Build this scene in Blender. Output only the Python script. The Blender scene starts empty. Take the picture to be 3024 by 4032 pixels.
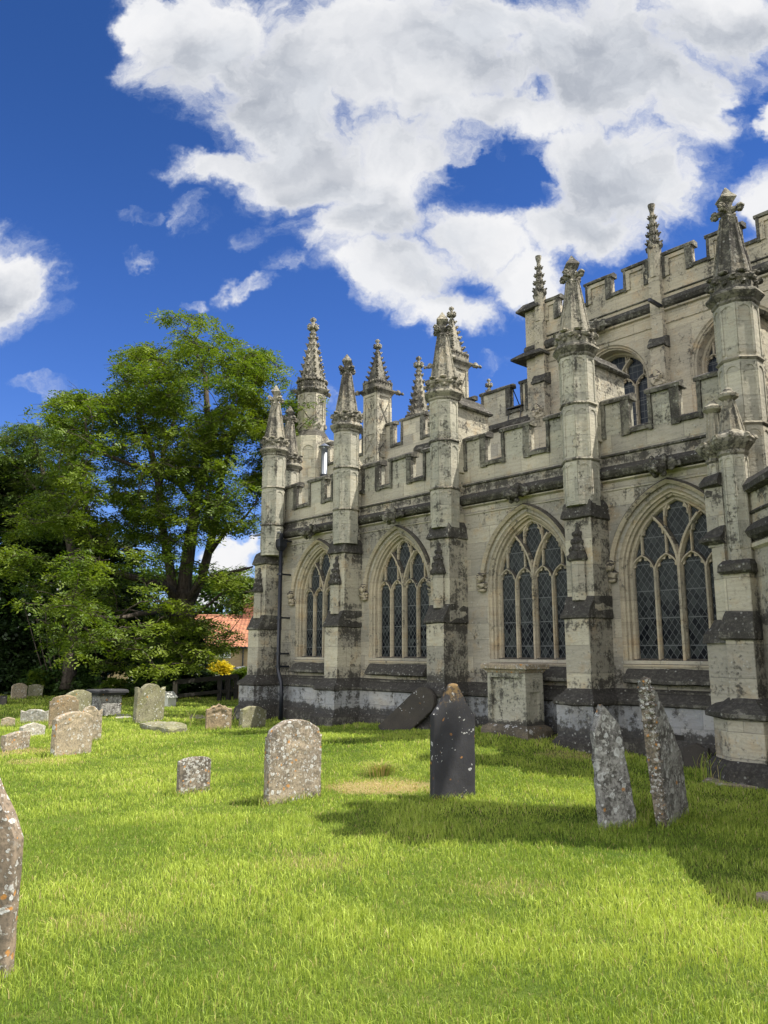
import bpy, math, random
import numpy as np
from mathutils import Vector, noise as mnoise

random.seed(7); RNG = np.random.default_rng(7)
SC = bpy.context.scene; COL = SC.collection

# ------------------------------------------------------------------ camera
FPX, PITCH, EYE = 3050., math.radians(10.15), 1.6
CX, CY = 1512., 2016.
cam = bpy.data.objects.new("camera", bpy.data.cameras.new("camera"))
COL.objects.link(cam); SC.camera = cam
cam.location = (0, 0, EYE); cam.rotation_euler = (math.pi/2 + PITCH, 0, 0)
cam.data.sensor_fit = 'VERTICAL'; cam.data.sensor_height = 36.; cam.data.sensor_width = 27.
cam.data.lens = 36.*FPX/4032.; cam.data.clip_start = .05; cam.data.clip_end = 5000

def ray(x, y):
    a = (x-CX)/FPX; b = (CY-y)/FPX
    return (a, math.cos(PITCH)-b*math.sin(PITCH), math.sin(PITCH)+b*math.cos(PITCH))

# ------------------------------------------------------------------ sun, sky
SUN_AZ, SUN_EL = math.radians(-10.), math.radians(60.5)   # azimuth from +X towards +Y
sdir = Vector((math.cos(SUN_AZ)*math.cos(SUN_EL), math.sin(SUN_AZ)*math.cos(SUN_EL), math.sin(SUN_EL)))
sl = bpy.data.lights.new("sun", 'SUN'); so = bpy.data.objects.new("sun", sl); COL.objects.link(so)
sl.energy = 5.0; sl.angle = math.radians(.5); sl.color = (1., .95, .86)
so.rotation_euler = sdir.to_track_quat('Z', 'Y').to_euler()

SC.view_settings.view_transform = 'Standard'; SC.view_settings.look = 'None'
SC.view_settings.gamma = 1; SC.view_settings.exposure = .93
SC.render.engine = 'CYCLES'
SC.cycles.max_bounces = 6; SC.cycles.transparent_max_bounces = 6

class NT:
    """small helper around a node tree"""
    def __init__(s, tree): s.t = tree; s.n = tree.nodes; s.l = tree.links
    def node(s, typ, ins=None, **kw):
        nd = s.n.new(typ)
        for k, v in kw.items(): setattr(nd, k, v)
        for k, v in (ins or {}).items(): s.put(nd.inputs[k], v)
        return nd
    def put(s, sock, v):
        if isinstance(v, bpy.types.NodeSocket): s.l.new(v, sock)
        elif isinstance(v, bpy.types.Node): s.l.new(v.outputs[0], sock)
        else:
            if hasattr(sock.default_value, '__len__') and not hasattr(v, '__len__'): v = (v,)*len(sock.default_value)
            if hasattr(v, '__len__') and len(v) == 3 and len(sock.default_value) == 4: v = (*v, 1)
            sock.default_value = v
    def m(s, op, a, b=None, c=None, clamp=False):
        nd = s.n.new('ShaderNodeMath'); nd.operation = op; nd.use_clamp = clamp
        s.put(nd.inputs[0], a)
        if b is not None: s.put(nd.inputs[1], b)
        if c is not None: s.put(nd.inputs[2], c)
        return nd.outputs[0]
    def vm(s, op, a, b=None):
        nd = s.n.new('ShaderNodeVectorMath'); nd.operation = op
        s.put(nd.inputs[0], a)
        if b is not None: s.put(nd.inputs[1], b)
        return nd.outputs[1] if op in ('DOT_PRODUCT', 'LENGTH') else nd.outputs[0]
    def sep(s, v):
        nd = s.n.new('ShaderNodeSeparateXYZ'); s.put(nd.inputs[0], v); return nd.outputs
    def comb(s, x, y, z):
        nd = s.n.new('ShaderNodeCombineXYZ')
        for i, v in enumerate((x, y, z)): s.put(nd.inputs[i], v)
        return nd.outputs[0]
    def mix(s, f, a, b, mode='MIX'):
        nd = s.n.new('ShaderNodeMix'); nd.data_type = 'RGBA'; nd.blend_type = mode
        s.put(nd.inputs[0], f); s.put(nd.inputs[6], a); s.put(nd.inputs[7], b)
        return nd.outputs[2]
    def noise(s, vec, scale, detail=4, rough=.55, dist=0.):
        nd = s.n.new('ShaderNodeTexNoise'); s.put(nd.inputs['Vector'], vec)
        nd.inputs['Scale'].default_value = scale; nd.inputs['Detail'].default_value = detail
        nd.inputs['Roughness'].default_value = rough; nd.inputs['Distortion'].default_value = dist
        return nd.outputs[0]
    def step(s, v, lo, hi, a=0., b=1.):
        nd = s.n.new('ShaderNodeMapRange'); nd.interpolation_type = 'SMOOTHSTEP'
        s.put(nd.inputs[0], v)
        for i, x in enumerate((lo, hi, a, b)): s.put(nd.inputs[1+i], x)
        return nd.outputs[0]
    def vor(s, vec, scale, feature='F1', out='Distance', rnd=1.):
        nd = s.n.new('ShaderNodeTexVoronoi'); nd.feature = feature; s.put(nd.inputs['Vector'], vec)
        nd.inputs['Scale'].default_value = scale; nd.inputs['Randomness'].default_value = rnd
        return nd.outputs[out]

world = bpy.data.worlds.new("World"); SC.world = world; world.use_nodes = True
W = NT(world.node_tree); W.n.clear()
sky = W.node('ShaderNodeTexSky', sky_type='NISHITA', sun_disc=False, sun_elevation=SUN_EL,
             sun_rotation=math.pi/2 - SUN_AZ, altitude=200., air_density=1.1, dust_density=.15, ozone_density=2.5)
tc = W.node('ShaderNodeTexCoord')
dirv = W.vm('NORMALIZE', tc.outputs['Generated'])
dx, dy, dz = W.sep(dirv)
ysafe = W.m('MAXIMUM', dy, .12)
ga = W.m('DIVIDE', dx, ysafe); gb = W.m('DIVIDE', dz, ysafe)
gv = W.comb(ga, gb, 0.)
def pab(x, y):
    r = ray(x, y); return r[0]/r[1], r[2]/r[1]
wob = W.node('ShaderNodeTexNoise', {'Vector': gv, 'Scale': 4.5, 'Detail': 6., 'Roughness': .62}).outputs['Color']
gw = W.vm('ADD', gv, W.vm('MULTIPLY', W.vm('SUBTRACT', wob, (.5, .5, .5)), (.20, .20, 0.)))
n1 = W.noise(gw, 7.5, 11, .63, .1)
# the broad cloud masses: centre and radii, as directions in the sky
CLOUDS = [(870, 120, 380, 260), (1150, 330, 430, 330), (1560, 260, 560, 360), (1960, 160, 560, 320), (2380, 240, 520, 350),
          (2850, 60, 420, 230), (1180, 640, 360, 230), (900, 640, 260, 90), (1450, 860, 350, 190), (1560, 1060, 310, 190), (1740, 1200, 240, 120),
          (1880, 930, 250, 190), (2080, 1080, 220, 150), (2450, 640, 380, 260), (2260, 870, 300, 150), (1480, 600, 400, 260), (2080, 440, 340, 120), (2680, 420, 160, 260),
          (30, 1080, 220, 230), (2970, 440, 80, 90), (3020, 820, 150, 200), (570, 70, 130, 120), (960, 2170, 130, 70), (850, 2340, 110, 70), (2500, -500, 900, 420), (-300, -400, 500, 150)]
WISPS = [(800, 830, 130, 110), (980, 1125, 110, 60), (1110, 1040, 140, 80), (600, 840, 160, 55), (560, 1010, 120, 70), (1290, 1590, 130, 110), (1880, 1400, 110, 50), (2480, 1030, 110, 80), (230, 1560, 160, 50), (250, 2000, 200, 60), (1060, 900, 160, 80), (780, 1140, 80, 40)]
HOLES = [(1975, 648, 190, 50)]
def blob(cx, cy, rx, ry):
    a0, b0 = pab(cx, cy); a1, _ = pab(cx+rx, cy); _, b1 = pab(cx, cy-ry)
    v = W.vm('MULTIPLY', W.vm('SUBTRACT', gw, (a0, b0, 0)), (1/(a1-a0), 1/(b1-b0), 0))
    return W.m('SUBTRACT', 1., W.vm('LENGTH', v))
fld = None
for c in CLOUDS:
    b = blob(*c); fld = b if fld is None else W.m('SMOOTH_MAX', fld, b, .12)
hol = None
for c in HOLES:
    b = blob(*c); hol = b if hol is None else W.m('MAXIMUM', hol, b)
fld = W.m('MINIMUM', fld, W.m('MULTIPLY', hol, -1.2))
# a generic cloud field for the rest of the sky (behind and beside the camera)
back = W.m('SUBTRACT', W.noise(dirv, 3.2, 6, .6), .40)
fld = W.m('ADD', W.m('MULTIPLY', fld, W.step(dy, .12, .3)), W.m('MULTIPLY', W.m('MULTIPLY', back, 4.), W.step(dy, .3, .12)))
fld = W.m('MINIMUM', W.m('MULTIPLY', fld, 1.25), .80)
wsp = None
for c in WISPS:
    b = blob(*c); wsp = b if wsp is None else W.m('MAXIMUM', wsp, b)
fld = W.m('MAXIMUM', fld, W.m('SUBTRACT', W.m('MINIMUM', W.m('MULTIPLY', wsp, W.step(dy, .12, .3)), .42), .34))
dens = W.m('ADD', fld, W.m('MULTIPLY', W.m('SUBTRACT', n1, .5), 2.3))
alpha = W.m('POWER', W.step(dens, -.14, .60), 1.15)
GREY = [(1180, 350, 520, 290), (860, 240, 300, 180), (2230, 240, 680, 250), (2850, 150, 380, 170), (2380, 700, 330, 190), (1640, 900, 260, 140), (1330, 740, 220, 120), (1700, 520, 300, 140), (1780, 1080, 180, 80), (20, 1130, 150, 120)]
gry = None
for c in GREY:
    b = blob(*c); gry = b if gry is None else W.m('SMOOTH_MAX', gry, b, .35)
bil = W.noise(W.vm('ADD', gw, (3.1, 7.7, 1.)), 4.2, 4, .5, .0)
gback = W.m('MULTIPLY', W.step(dy, .3, .12), .25)
shade = W.m('MULTIPLY', W.step(dens, .12, .85), W.step(W.m('ADD', W.m('ADD', gry, gback), W.m('MULTIPLY', W.m('SUBTRACT', bil, .5), 2.2)), -.50, .70))
edge = W.step(dens, -.05, .5)
lum = W.noise(W.vm('ADD', gw, (9.1, 2.7, 4.)), 9., 7, .56, .0)
ccol = W.mix(edge, (2.4, 2.9, 3.9, 1), (4.25, 4.25, 4.3, 1))
ccol = W.mix(W.step(lum, .62, .36, 0., .25), ccol, (3.0, 3.2, 3.55, 1))
ccol = W.mix(W.m('MULTIPLY', shade, .88), ccol, W.mix(W.step(lum, .30, .70), (1.65, 1.82, 2.15, 1), (3.1, 3.25, 3.5, 1)))
ccol = W.mix(1., ccol, W.mix(W.m('MULTIPLY', W.step(dy, .25, -.3), W.step(dz, .80, .35)), (1, 1, 1, 1), (4.1, 4.0, 3.85, 1)), 'MULTIPLY')   # unseen clouds behind the camera, boosted as fill for the shaded walls
hs = W.node('ShaderNodeHueSaturation', {'Saturation': 1.22, 'Value': .92, 'Color': sky.outputs[0]})
skyc = W.mix(1., hs.outputs[0], W.mix(W.step(dz, .72, .22), (.305, .37, .55, 1), (.43, .49, .78, 1)), 'MULTIPLY')
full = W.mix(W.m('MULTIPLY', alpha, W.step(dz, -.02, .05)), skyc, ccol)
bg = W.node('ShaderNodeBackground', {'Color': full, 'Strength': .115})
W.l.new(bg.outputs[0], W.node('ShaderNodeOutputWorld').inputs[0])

# ------------------------------------------------------------------ frames: world <-> church (s along wall, d outward, z up)
AZW = math.radians(42.1)
UX, UY = -math.sin(AZW), math.cos(AZW); NX, NY = -math.cos(AZW), -math.sin(AZW)
OX, OY = 3.980, 12.055
def to_world(s, d): return OX+s*UX+d*NX, OY+s*UY+d*NY
def to_sd(X, Y): return (X-OX)*UX+(Y-OY)*UY, (X-OX)*NX+(Y-OY)*NY
CH_ANG = math.atan2(UY, UX)

def sstep(x, a, b):
    t = np.clip((np.asarray(x, float)-a)/(b-a), 0, 1); return t*t*(3-2*t)
def hgt(X, Y):
    X = np.asarray(X, float); Y = np.asarray(Y, float)
    s = (X-OX)*UX+(Y-OY)*UY; d = (X-OX)*NX+(Y-OY)*NY
    z = (.18*np.exp(-((s-3.6)/2.9)**2)+.11*np.exp(-((s-2.)/1.5)**2))*(1-sstep(d, 1.5, 5.0))
    z = z + .018*np.sin(X*.9+1.)*np.cos(Y*.7) + .012*np.sin(X*2.3+Y*1.7)
    z = z - 3.4*sstep(Y+.25*X, 31, 46)
    return z
def ground(px, py, dz=0.):
    r = ray(px, py); t = -EYE/r[2]
    for _ in range(12):
        X, Y = r[0]*t, r[1]*t; t = (float(hgt(X, Y))+dz-EYE)/r[2]
    return Vector((r[0]*t, r[1]*t, EYE+r[2]*t))
def at_depth(px, py, Y):
    r = ray(px, py); t = Y/r[1]; return Vector((r[0]*t, Y, EYE+r[2]*t))

# ------------------------------------------------------------------ object helpers
def tag(o, label=None, cat=None, group=None, kind=None):
    if label: o['label'] = label
    if cat: o['category'] = cat
    if group: o['group'] = group
    if kind: o['kind'] = kind
    return o
def empty(name, loc=(0, 0, 0), rz=0.):
    o = bpy.data.objects.new(name, None); o.location = loc; o.rotation_euler = (0, 0, rz)
    o.empty_display_size = .2; COL.objects.link(o); return o

class MB:
    def __init__(s): s.v = []; s.f = []; s.mi = []; s.cur = 0
    def add(s, vs, fs):
        b = len(s.v); s.v += [tuple(v) for v in vs]
        for f in fs: s.f.append(tuple(b+i for i in f)); s.mi.append(s.cur)
    def box(s, x0, x1, y0, y1, z0, z1):
        if x0 > x1: x0, x1 = x1, x0
        if y0 > y1: y0, y1 = y1, y0
        s.add([(x0, y0, z0), (x1, y0, z0), (x1, y1, z0), (x0, y1, z0), (x0, y0, z1), (x1, y0, z1), (x1, y1, z1), (x0, y1, z1)],
              [(0, 3, 2, 1), (4, 5, 6, 7), (0, 1, 5, 4), (1, 2, 6, 5), (2, 3, 7, 6), (3, 0, 4, 7)])
    def loft(s, rings, cap=True, closed=True):
        n = len(rings[0]); vs = [p for r in rings for p in r]; fs = []
        for i in range(len(rings)-1):
            for j in range(n if closed else n-1):
                k = (j+1) % n
                fs.append((i*n+j, i*n+k, (i+1)*n+k, (i+1)*n+j))
        if cap:
            fs.append(tuple(range(n-1, -1, -1))); fs.append(tuple((len(rings)-1)*n+j for j in range(n)))
        s.add(vs, fs)
    def extrude(s, prof, a, b, axis='s'):
        """profile of (d,z) points extruded from s=a to s=b; axis 'd': profile of (s,z) extruded along d; 'z': (s,d) along z"""
        if axis == 's': r = [[(t, p[0], p[1]) for p in prof] for t in (a, b)]
        elif axis == 'd': r = [[(p[0], t, p[1]) for p in prof] for t in (a, b)]
        else: r = [[(p[0], p[1], t) for p in prof] for t in (a, b)]
        s.loft(r)
    def lathe(s, cx, cy, prof, n=8, rot=None, closed=True):
        rot = math.pi/n if rot is None else rot; k = 1/math.cos(math.pi/n)
        s.loft([[(cx+r*k*math.cos(rot+2*math.pi*i/n), cy+r*k*math.sin(rot+2*math.pi*i/n), z) for i in range(n)] for r, z in prof])
    def tube(s, pts, rad, n=6, cap=True):
        pts = [Vector(p) for p in pts]; rad = rad if hasattr(rad, '__len__') else [rad]*len(pts)
        rings = []; up = Vector((.13, .21, .97))
        for i, p in enumerate(pts):
            t = (pts[min(i+1, len(pts)-1)]-pts[max(i-1, 0)]).normalized()
            a = t.cross(up)
            if a.length < .1: a = t.cross(Vector((1, 0, 0)))
            a.normalize(); b = t.cross(a); b.normalize(); up = b.cross(t).normalized() if False else up
            rings.append([p+(a*math.cos(2*math.pi*j/n)+b*math.sin(2*math.pi*j/n))*rad[i] for j in range(n)])
        s.loft(rings, cap)
    def sweep(s, pts, sec, closed_sec=True):
        """pts: (s,z) curve in the wall plane; sec: (offset to the left of travel, d) section"""
        rings = []
        for i, p in enumerate(pts):
            a = pts[max(i-1, 0)]; b = pts[min(i+1, len(pts)-1)]
            tx, tz = b[0]-a[0], b[1]-a[1]; L = math.hypot(tx, tz) or 1; nx, nz = -tz/L, tx/L
            rings.append([(p[0]+nx*o, d, p[1]+nz*o) for o, d in sec])
        s.loft(rings, True, closed_sec)
    def lump(s, c, r, sub=1, amp=.25, seed=0):
        t = (1+5**.5)/2
        vs = [Vector(v).normalized() for v in [(-1, t, 0), (1, t, 0), (-1, -t, 0), (1, -t, 0), (0, -1, t), (0, 1, t), (0, -1, -t), (0, 1, -t), (t, 0, -1), (t, 0, 1), (-t, 0, -1), (-t, 0, 1)]]
        fs = [(0, 11, 5), (0, 5, 1), (0, 1, 7), (0, 7, 10), (0, 10, 11), (1, 5, 9), (5, 11, 4), (11, 10, 2), (10, 7, 6), (7, 1, 8), (3, 9, 4), (3, 4, 2), (3, 2, 6), (3, 6, 8), (3, 8, 9), (4, 9, 5), (2, 4, 11), (6, 2, 10), (8, 6, 7), (9, 8, 1)]
        for _ in range(sub):
            mid = {}; nf = []
            def mp(a, b):
                k = (min(a, b), max(a, b))
                if k not in mid: vs.append(((vs[a]+vs[b])/2).normalized()); mid[k] = len(vs)-1
                return mid[k]
            for a, b, c_ in fs:
                x, y, z = mp(a, b), mp(b, c_), mp(c_, a); nf += [(a, x, z), (b, y, x), (c_, z, y), (x, y, z)]
            fs = nf
        c = Vector(c); r = r if hasattr(r, '__len__') else (r, r, r); out = []
        for v in vs:
            k = 1+amp*mnoise.noise(v*1.7+Vector((seed*3.1, seed*1.7, c.z)))*2
            out.append((c.x+v.x*r[0]*k, c.y+v.y*r[1]*k, c.z+v.z*r[2]*k))
        s.add(out, fs)
    def build(s, name, mats, parent=None, smooth=False, bevel=0., fixn=True):
        me = bpy.data.meshes.new(name); me.from_pydata(s.v, [], s.f)
        mats = mats if isinstance(mats, (list, tuple)) else [mats]
        for m in mats: me.materials.append(m)
        if len(mats) > 1: me.polygons.foreach_set('material_index', s.mi)
        me.validate()
        if fixn:
            import bmesh
            bm = bmesh.new(); bm.from_mesh(me); bmesh.ops.recalc_face_normals(bm, faces=bm.faces); bm.to_mesh(me); bm.free()
        if smooth: me.polygons.foreach_set('use_smooth', [True]*len(me.polygons))
        me.update()
        o = bpy.data.objects.new(name, me); COL.objects.link(o)
        if parent: o.parent = parent
        if bevel:
            b = o.modifiers.new('bevel', 'BEVEL'); b.width = bevel; b.segments = 2; b.limit_method = 'ANGLE'
        return o

def np_mesh(name, co, faces_n, mat, parent=None, attrs=None, smooth=False):
    """co (N,3); faces are consecutive groups of faces_n verts (an int) or an (F,k) index array"""
    me = bpy.data.meshes.new(name); me.vertices.add(len(co)); me.vertices.foreach_set('co', np.ascontiguousarray(co, dtype=np.float32).ravel())
    if isinstance(faces_n, int):
        nf = len(co)//faces_n; idx = np.arange(nf*faces_n, dtype=np.int32); k = faces_n
    else:
        nf, k = faces_n.shape; idx = np.ascontiguousarray(faces_n, dtype=np.int32).ravel()
    me.loops.add(nf*k); me.loops.foreach_set('vertex_index', idx)
    me.polygons.add(nf); me.polygons.foreach_set('loop_start', np.arange(0, nf*k, k, dtype=np.int32))
    try: me.polygons.foreach_set('loop_total', np.full(nf, k, dtype=np.int32))
    except Exception: pass
    if smooth: me.polygons.foreach_set('use_smooth', np.ones(nf, dtype=bool))
    for an, (dom, arr) in (attrs or {}).items():
        a = me.attributes.new(an, 'FLOAT', dom); a.data.foreach_set('value', np.ascontiguousarray(arr, dtype=np.float32))
    me.materials.append(mat); me.update(calc_edges=True)
    o = bpy.data.objects.new(name, me); COL.objects.link(o)
    if parent: o.parent = parent
    return o

# ------------------------------------------------------------------ materials
def new_mat(name):
    m = bpy.data.materials.new(name); m.use_nodes = True; N = NT(m.node_tree); N.n.clear()
    out = N.node('ShaderNodeOutputMaterial'); bs = N.node('ShaderNodeBsdfPrincipled')
    N.l.new(bs.outputs[0], out.inputs[0]); return m, N, bs, out
def finish(N, bs, col, rough=.9, bump=None, dist=.02, strength=.6, spec=.25):
    N.put(bs.inputs['Base Color'], col); N.put(bs.inputs['Roughness'], rough)
    bs.inputs['Specular IOR Level'].default_value = spec
    if bump is not None:
        b = N.node('ShaderNodeBump', {'Height': bump, 'Distance': dist, 'Strength': strength}); N.l.new(b.outputs[0], bs.inputs['Normal'])

def stone_mat(name, c1=(.44, .41, .34), c2=(.33, .315, .27), warm=(.42, .30, .16), warm_amt=.5, black=-.05, side=.2, top=.8,
              lichen=.35, blocks=(.62, .30), mortar=.5, dark=(.030, .027, .024), grey=.0, low=None, bands=()):
    m, N, bs, out = new_mat(name)
    tc = N.node('ShaderNodeTexCoord'); ob = tc.outputs['Object']; nrm = N.sep(tc.outputs['Normal'])
    x, y, z = N.sep(ob)
    big = N.noise(ob, .9, 3, .5); med = N.noise(ob, 3.3, 5, .6); fine = N.noise(ob, 22., 4, .7)
    col = N.mix(N.step(big, .35, .65), c1, c2)
    col = N.mix(N.m('MULTIPLY', N.step(med, .5, .72), warm_amt), col, warm)
    # horizontal bedding streaks of the weathered limestone
    stv = N.comb(N.m('MULTIPLY', N.m('ADD', x, y), 2.2), 0., N.m('ADD', N.m('MULTIPLY', z, 26.), N.m('MULTIPLY', med, 5.)))
    streak = N.noise(stv, 1.0, 5, .62)
    col = N.mix(N.step(streak, .36, .70, 0., .55), col, N.mix(.5, col, (.12, .115, .09, 1)))
    col = N.mix(N.step(streak, .34, .20, 0., .35), col, (.55, .53, .43, 1))
    bump = N.m('ADD', N.m('MULTIPLY', streak, .5), N.m('MULTIPLY', fine, .8))
    if blocks:
        bv = N.comb(N.m('ADD', x, y), z, 0.)
        br = N.node('ShaderNodeTexBrick', {'Vector': bv, 'Color1': (.70, .68, .66), 'Color2': (1.2, 1.15, 1.04), 'Mortar': (.62, .6, .56), 'Scale': 1.,
                                           'Mortar Size': .006, 'Mortar Smooth': .4, 'Bias': .0, 'Brick Width': blocks[0], 'Row Height': blocks[1]})
        br.offset = .42; br.squash = 1.35; br.squash_frequency = 3
        col = N.mix(mortar*1.6, col, N.mix(1., col, br.outputs['Color'], 'MULTIPLY'))
        bump = N.m('SUBTRACT', bump, N.m('MULTIPLY', br.outputs['Fac'], .35))
    if grey: col = N.mix(N.m('MULTIPLY', N.step(N.noise(ob, 2.1, 4, .6), .3, .6), grey), col, (.33, .36, .40, 1))
    # pale crust lichens
    v = N.vor(ob, 21.); vr = N.vor(ob, 21., out='Color')
    spot = N.m('MULTIPLY', N.step(v, .40, .25), N.step(N.m('ADD', N.sep(vr)[0], N.m('MULTIPLY', N.m('SUBTRACT', med, .5), 1.6)), 1-lichen*.45, 1-lichen*.45+.1))
    # dark lichen: upward faces, weather sides, noise
    dk = N.m('ADD', N.m('MULTIPLY', N.noise(ob, 5.5, 6, .72), 1.), N.m('MULTIPLY', N.m('SUBTRACT', fine, .5), .5))
    lvl = N.m('ADD', black, N.m('MULTIPLY', N.step(nrm[2], .15, .5), top))
    lvl = N.m('ADD', lvl, N.m('MULTIPLY', N.step(N.m('MULTIPLY', nrm[0], -1.), .75, .95), side))
    lvl = N.m('ADD', lvl, N.m('MULTIPLY', N.m('SUBTRACT', big, .5), .55))
    if low: lvl = N.m('ADD', lvl, N.step(z, low[1], low[0], 0., .7))
    for z0, wd, am in bands:
        lvl = N.m('ADD', lvl, N.m('MULTIPLY', N.step(N.m('ABSOLUTE', N.m('SUBTRACT', z, z0)), wd, 0.), am))
    lvl = N.m('ADD', lvl, N.m('MULTIPLY', N.m('SUBTRACT', N.noise(N.comb(N.m('MULTIPLY', N.m('ADD', x, y), 7.), 0., N.m('MULTIPLY', z, .9)), 1., 4, .6),  .5), .55))
    msk = N.step(N.m('ADD', dk, lvl), .575, .80)
    col = N.mix(N.m('MULTIPLY', msk, .9), col, N.mix(N.step(fine, .45, .7), dark, (.085, .08, .068, 1)))
    col = N.mix(N.m('MULTIPLY', spot, .5), col, (.42, .42, .37, 1))
    col = N.mix(N.step(fine, .50, .66, 0., .35), col, N.mix(.5, col, (.05, .045, .035, 1)))
    bump = N.m('ADD', bump, N.m('MULTIPLY', msk, .4))
    finish(N, bs, col, .93, bump, .022, .75)
    return m

M = {}
M['stone'] = stone_mat('limestone', bands=((4.66, .16, .30), (1.18, .30, .22), (4.10, .35, .10), (5.1, .12, .12)))
M['stone_pale'] = stone_mat('pale limestone', c1=(.50, .47, .38), c2=(.40, .38, .31), black=-.03, side=.1, blocks=(.5, .31))
M['dressed'] = stone_mat('dressed window stone', c1=(.44, .38, .28), c2=(.36, .325, .25), warm=(.42, .29, .15), warm_amt=.5, black=-.03, side=0., top=.5, blocks=(2., .34), mortar=.3, lichen=.1)
M['shaft'] = stone_mat('turret stone', c1=(.44, .42, .345), c2=(.33, .325, .27), warm_amt=.25, black=.04, side=-.1, top=.7, blocks=(1.3, .36), mortar=.3)
M['spire'] = stone_mat('mossy pinnacle stone', c1=(.29, .27, .215), c2=(.19, .178, .145), black=.17, side=-.12, top=.0, blocks=(1.7, .42), mortar=.25, lichen=.4, warm_amt=.2)
M['butt'] = stone_mat('buttress stone', c1=(.45, .425, .345), c2=(.35, .335, .28), black=-.02, side=.12, top=.9, bands=((2.0, .14, .16), (1.1, .16, .16), (3.6, .16, .16), (2.55, .12, .12)), blocks=(.75, .42), mortar=.5, lichen=.4)
M['coping'] = stone_mat('lichen black coping', c1=(.20, .19, .15), c2=(.13, .125, .10), black=.17, side=.05, top=.2, blocks=None, lichen=.4, warm_amt=.1)
M['crust'] = stone_mat('black crusted stone', c1=(.20, .19, .155), c2=(.13, .12, .10), black=.27, side=0., top=.2, blocks=None, lichen=.3, warm_amt=.05)
M['plinth'] = stone_mat('plinth stone', c1=(.36, .36, .355), c2=(.26, .265, .265), black=.05, side=.12, top=.6, blocks=(.8, .5), mortar=.5, lichen=.7, grey=.35, warm_amt=.12, low=(.28, .5))
M['nave'] = stone_mat('nave stone', c1=(.46, .41, .31), c2=(.36, .33, .26), warm=(.47, .34, .21), warm_amt=.5, black=.0, side=.1, blocks=(.8, .38), mortar=.35)
M['tomb_pale'] = stone_mat('chest tomb stone', c1=(.40, .38, .30), c2=(.29, .28, .22), black=.10, side=.0, top=-.1, blocks=None, lichen=.4, low=(.12, .32), warm_amt=.2)

def grave_mat(name, base=(.30, .25, .18), base2=(.20, .175, .135), white=.5, orange=.25, dark=.2, top_orange=False, wscale=9., green=0.):
    m, N, bs, out = new_mat(name)
    ob = N.node('ShaderNodeTexCoord').outputs['Object']; x, y, z = N.sep(ob)
    big = N.noise(ob, 2.6, 4, .6); fine = N.noise(ob, 38., 7, .72); wob = N.node('ShaderNodeTexNoise', {'Vector': ob, 'Scale': 14., 'Detail': 4.}).outputs['Color']
    col = N.mix(N.step(big, .34, .66), base, base2)
    col = N.mix(N.step(fine, .44, .60, 0., .8), col, N.mix(.55, col, (.04, .037, .03, 1)))
    col = N.mix(N.m('MULTIPLY', N.step(N.m('ADD', N.noise(ob, 7., 8, .7), N.m('MULTIPLY', N.m('SUBTRACT', fine, .5), .4)), .56-dark*.25, .74-dark*.25), dark*1.6, clamp=True), col, (.045, .04, .034, 1))
    if green: col = N.mix(N.m('MULTIPLY', N.step(N.noise(ob, 3.2, 5, .6), .42, .66), green), col, (.17, .18, .05, 1))
    wv = N.vm('ADD', ob, N.vm('MULTIPLY', N.vm('SUBTRACT', wob, (.5, .5, .5)), (.07, .07, .07)))
    tot = None
    for sc_, th in ((wscale*1.25, .42), (wscale*2.6, .38)):
        d = N.vor(wv, sc_); r = N.sep(N.vor(wv, sc_, out='Color'))
        rad = N.m('MULTIPLY_ADD', r[1], .25, .16)
        disc = N.step(N.m('SUBTRACT', d, rad), .03, -.03)
        ring = N.m('MULTIPLY', disc, N.step(N.m('DIVIDE', d, rad), .35, .75, .45, 1.))
        keep = N.step(N.m('ADD', r[0], N.m('MULTIPLY', N.m('SUBTRACT', N.noise(ob, 3.4, 3, .6), .5), 1.9)), 1-white*.72, 1.04-white*.72)
        r_last = r[2]; k = N.m('MULTIPLY', ring, keep); tot = k if tot is None else N.m('MAXIMUM', tot, k)
    tot = N.m('MULTIPLY', tot, N.step(fine, .3, .5, .45, 1.))
    col = N.mix(N.m('MULTIPLY', tot, .8), col, N.mix(r_last, (.38, .38, .35, 1), (.62, .62, .60, 1)))
    crust = N.m('MULTIPLY', N.step(N.noise(ob, 17., 7, .72, .4), .60-.07*white, .66-.07*white), N.step(N.noise(ob, 2.7, 3, .6), .62-.22*white, .72-.22*white))
    col = N.mix(N.m('MULTIPLY', crust, .7), col, (.47, .46, .42, 1))
    d = N.vor(N.vm('ADD', wv, (5, 3, 1)), wscale*1.8); r = N.sep(N.vor(N.vm('ADD', wv, (5, 3, 1)), wscale*1.8, out='Color'))
    og = N.m('MULTIPLY', N.step(d, .42, .26), N.step(r[0], 1-orange*.6, 1.03-orange*.6))
    col = N.mix(N.m('MULTIPLY', og, .8), col, (.42, .19, .04, 1))
    if top_orange:
        tm = N.m('MULTIPLY', N.step(N.m('ADD', z, N.m('MULTIPLY', N.m('SUBTRACT', N.noise(ob, 9., 5, .7), .5), .45)), .98, 1.10), N.step(N.noise(ob, 13., 5, .7), .46, .60))
        col = N.mix(N.m('MULTIPLY', tm, .6), col, (.27, .17, .06, 1))
    bump = N.m('ADD', N.m('MULTIPLY', fine, .8), N.m('MULTIPLY', tot, .5))
    finish(N, bs, col, .9, bump, .008, .7)
    return m
M['g_lichen'] = grave_mat('lichened headstone', base=(.33, .27, .19), base2=(.18, .15, .115), white=.85, orange=.2, dark=.35, wscale=12.)
M['g_tan'] = grave_mat('tan headstone', base=(.38, .31, .21), base2=(.27, .225, .16), white=.55, orange=.15, dark=.22)
M['g_brown'] = grave_mat('brown headstone', base=(.34, .25, .15), base2=(.22, .175, .11), white=.3, orange=.2, dark=.3)
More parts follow.
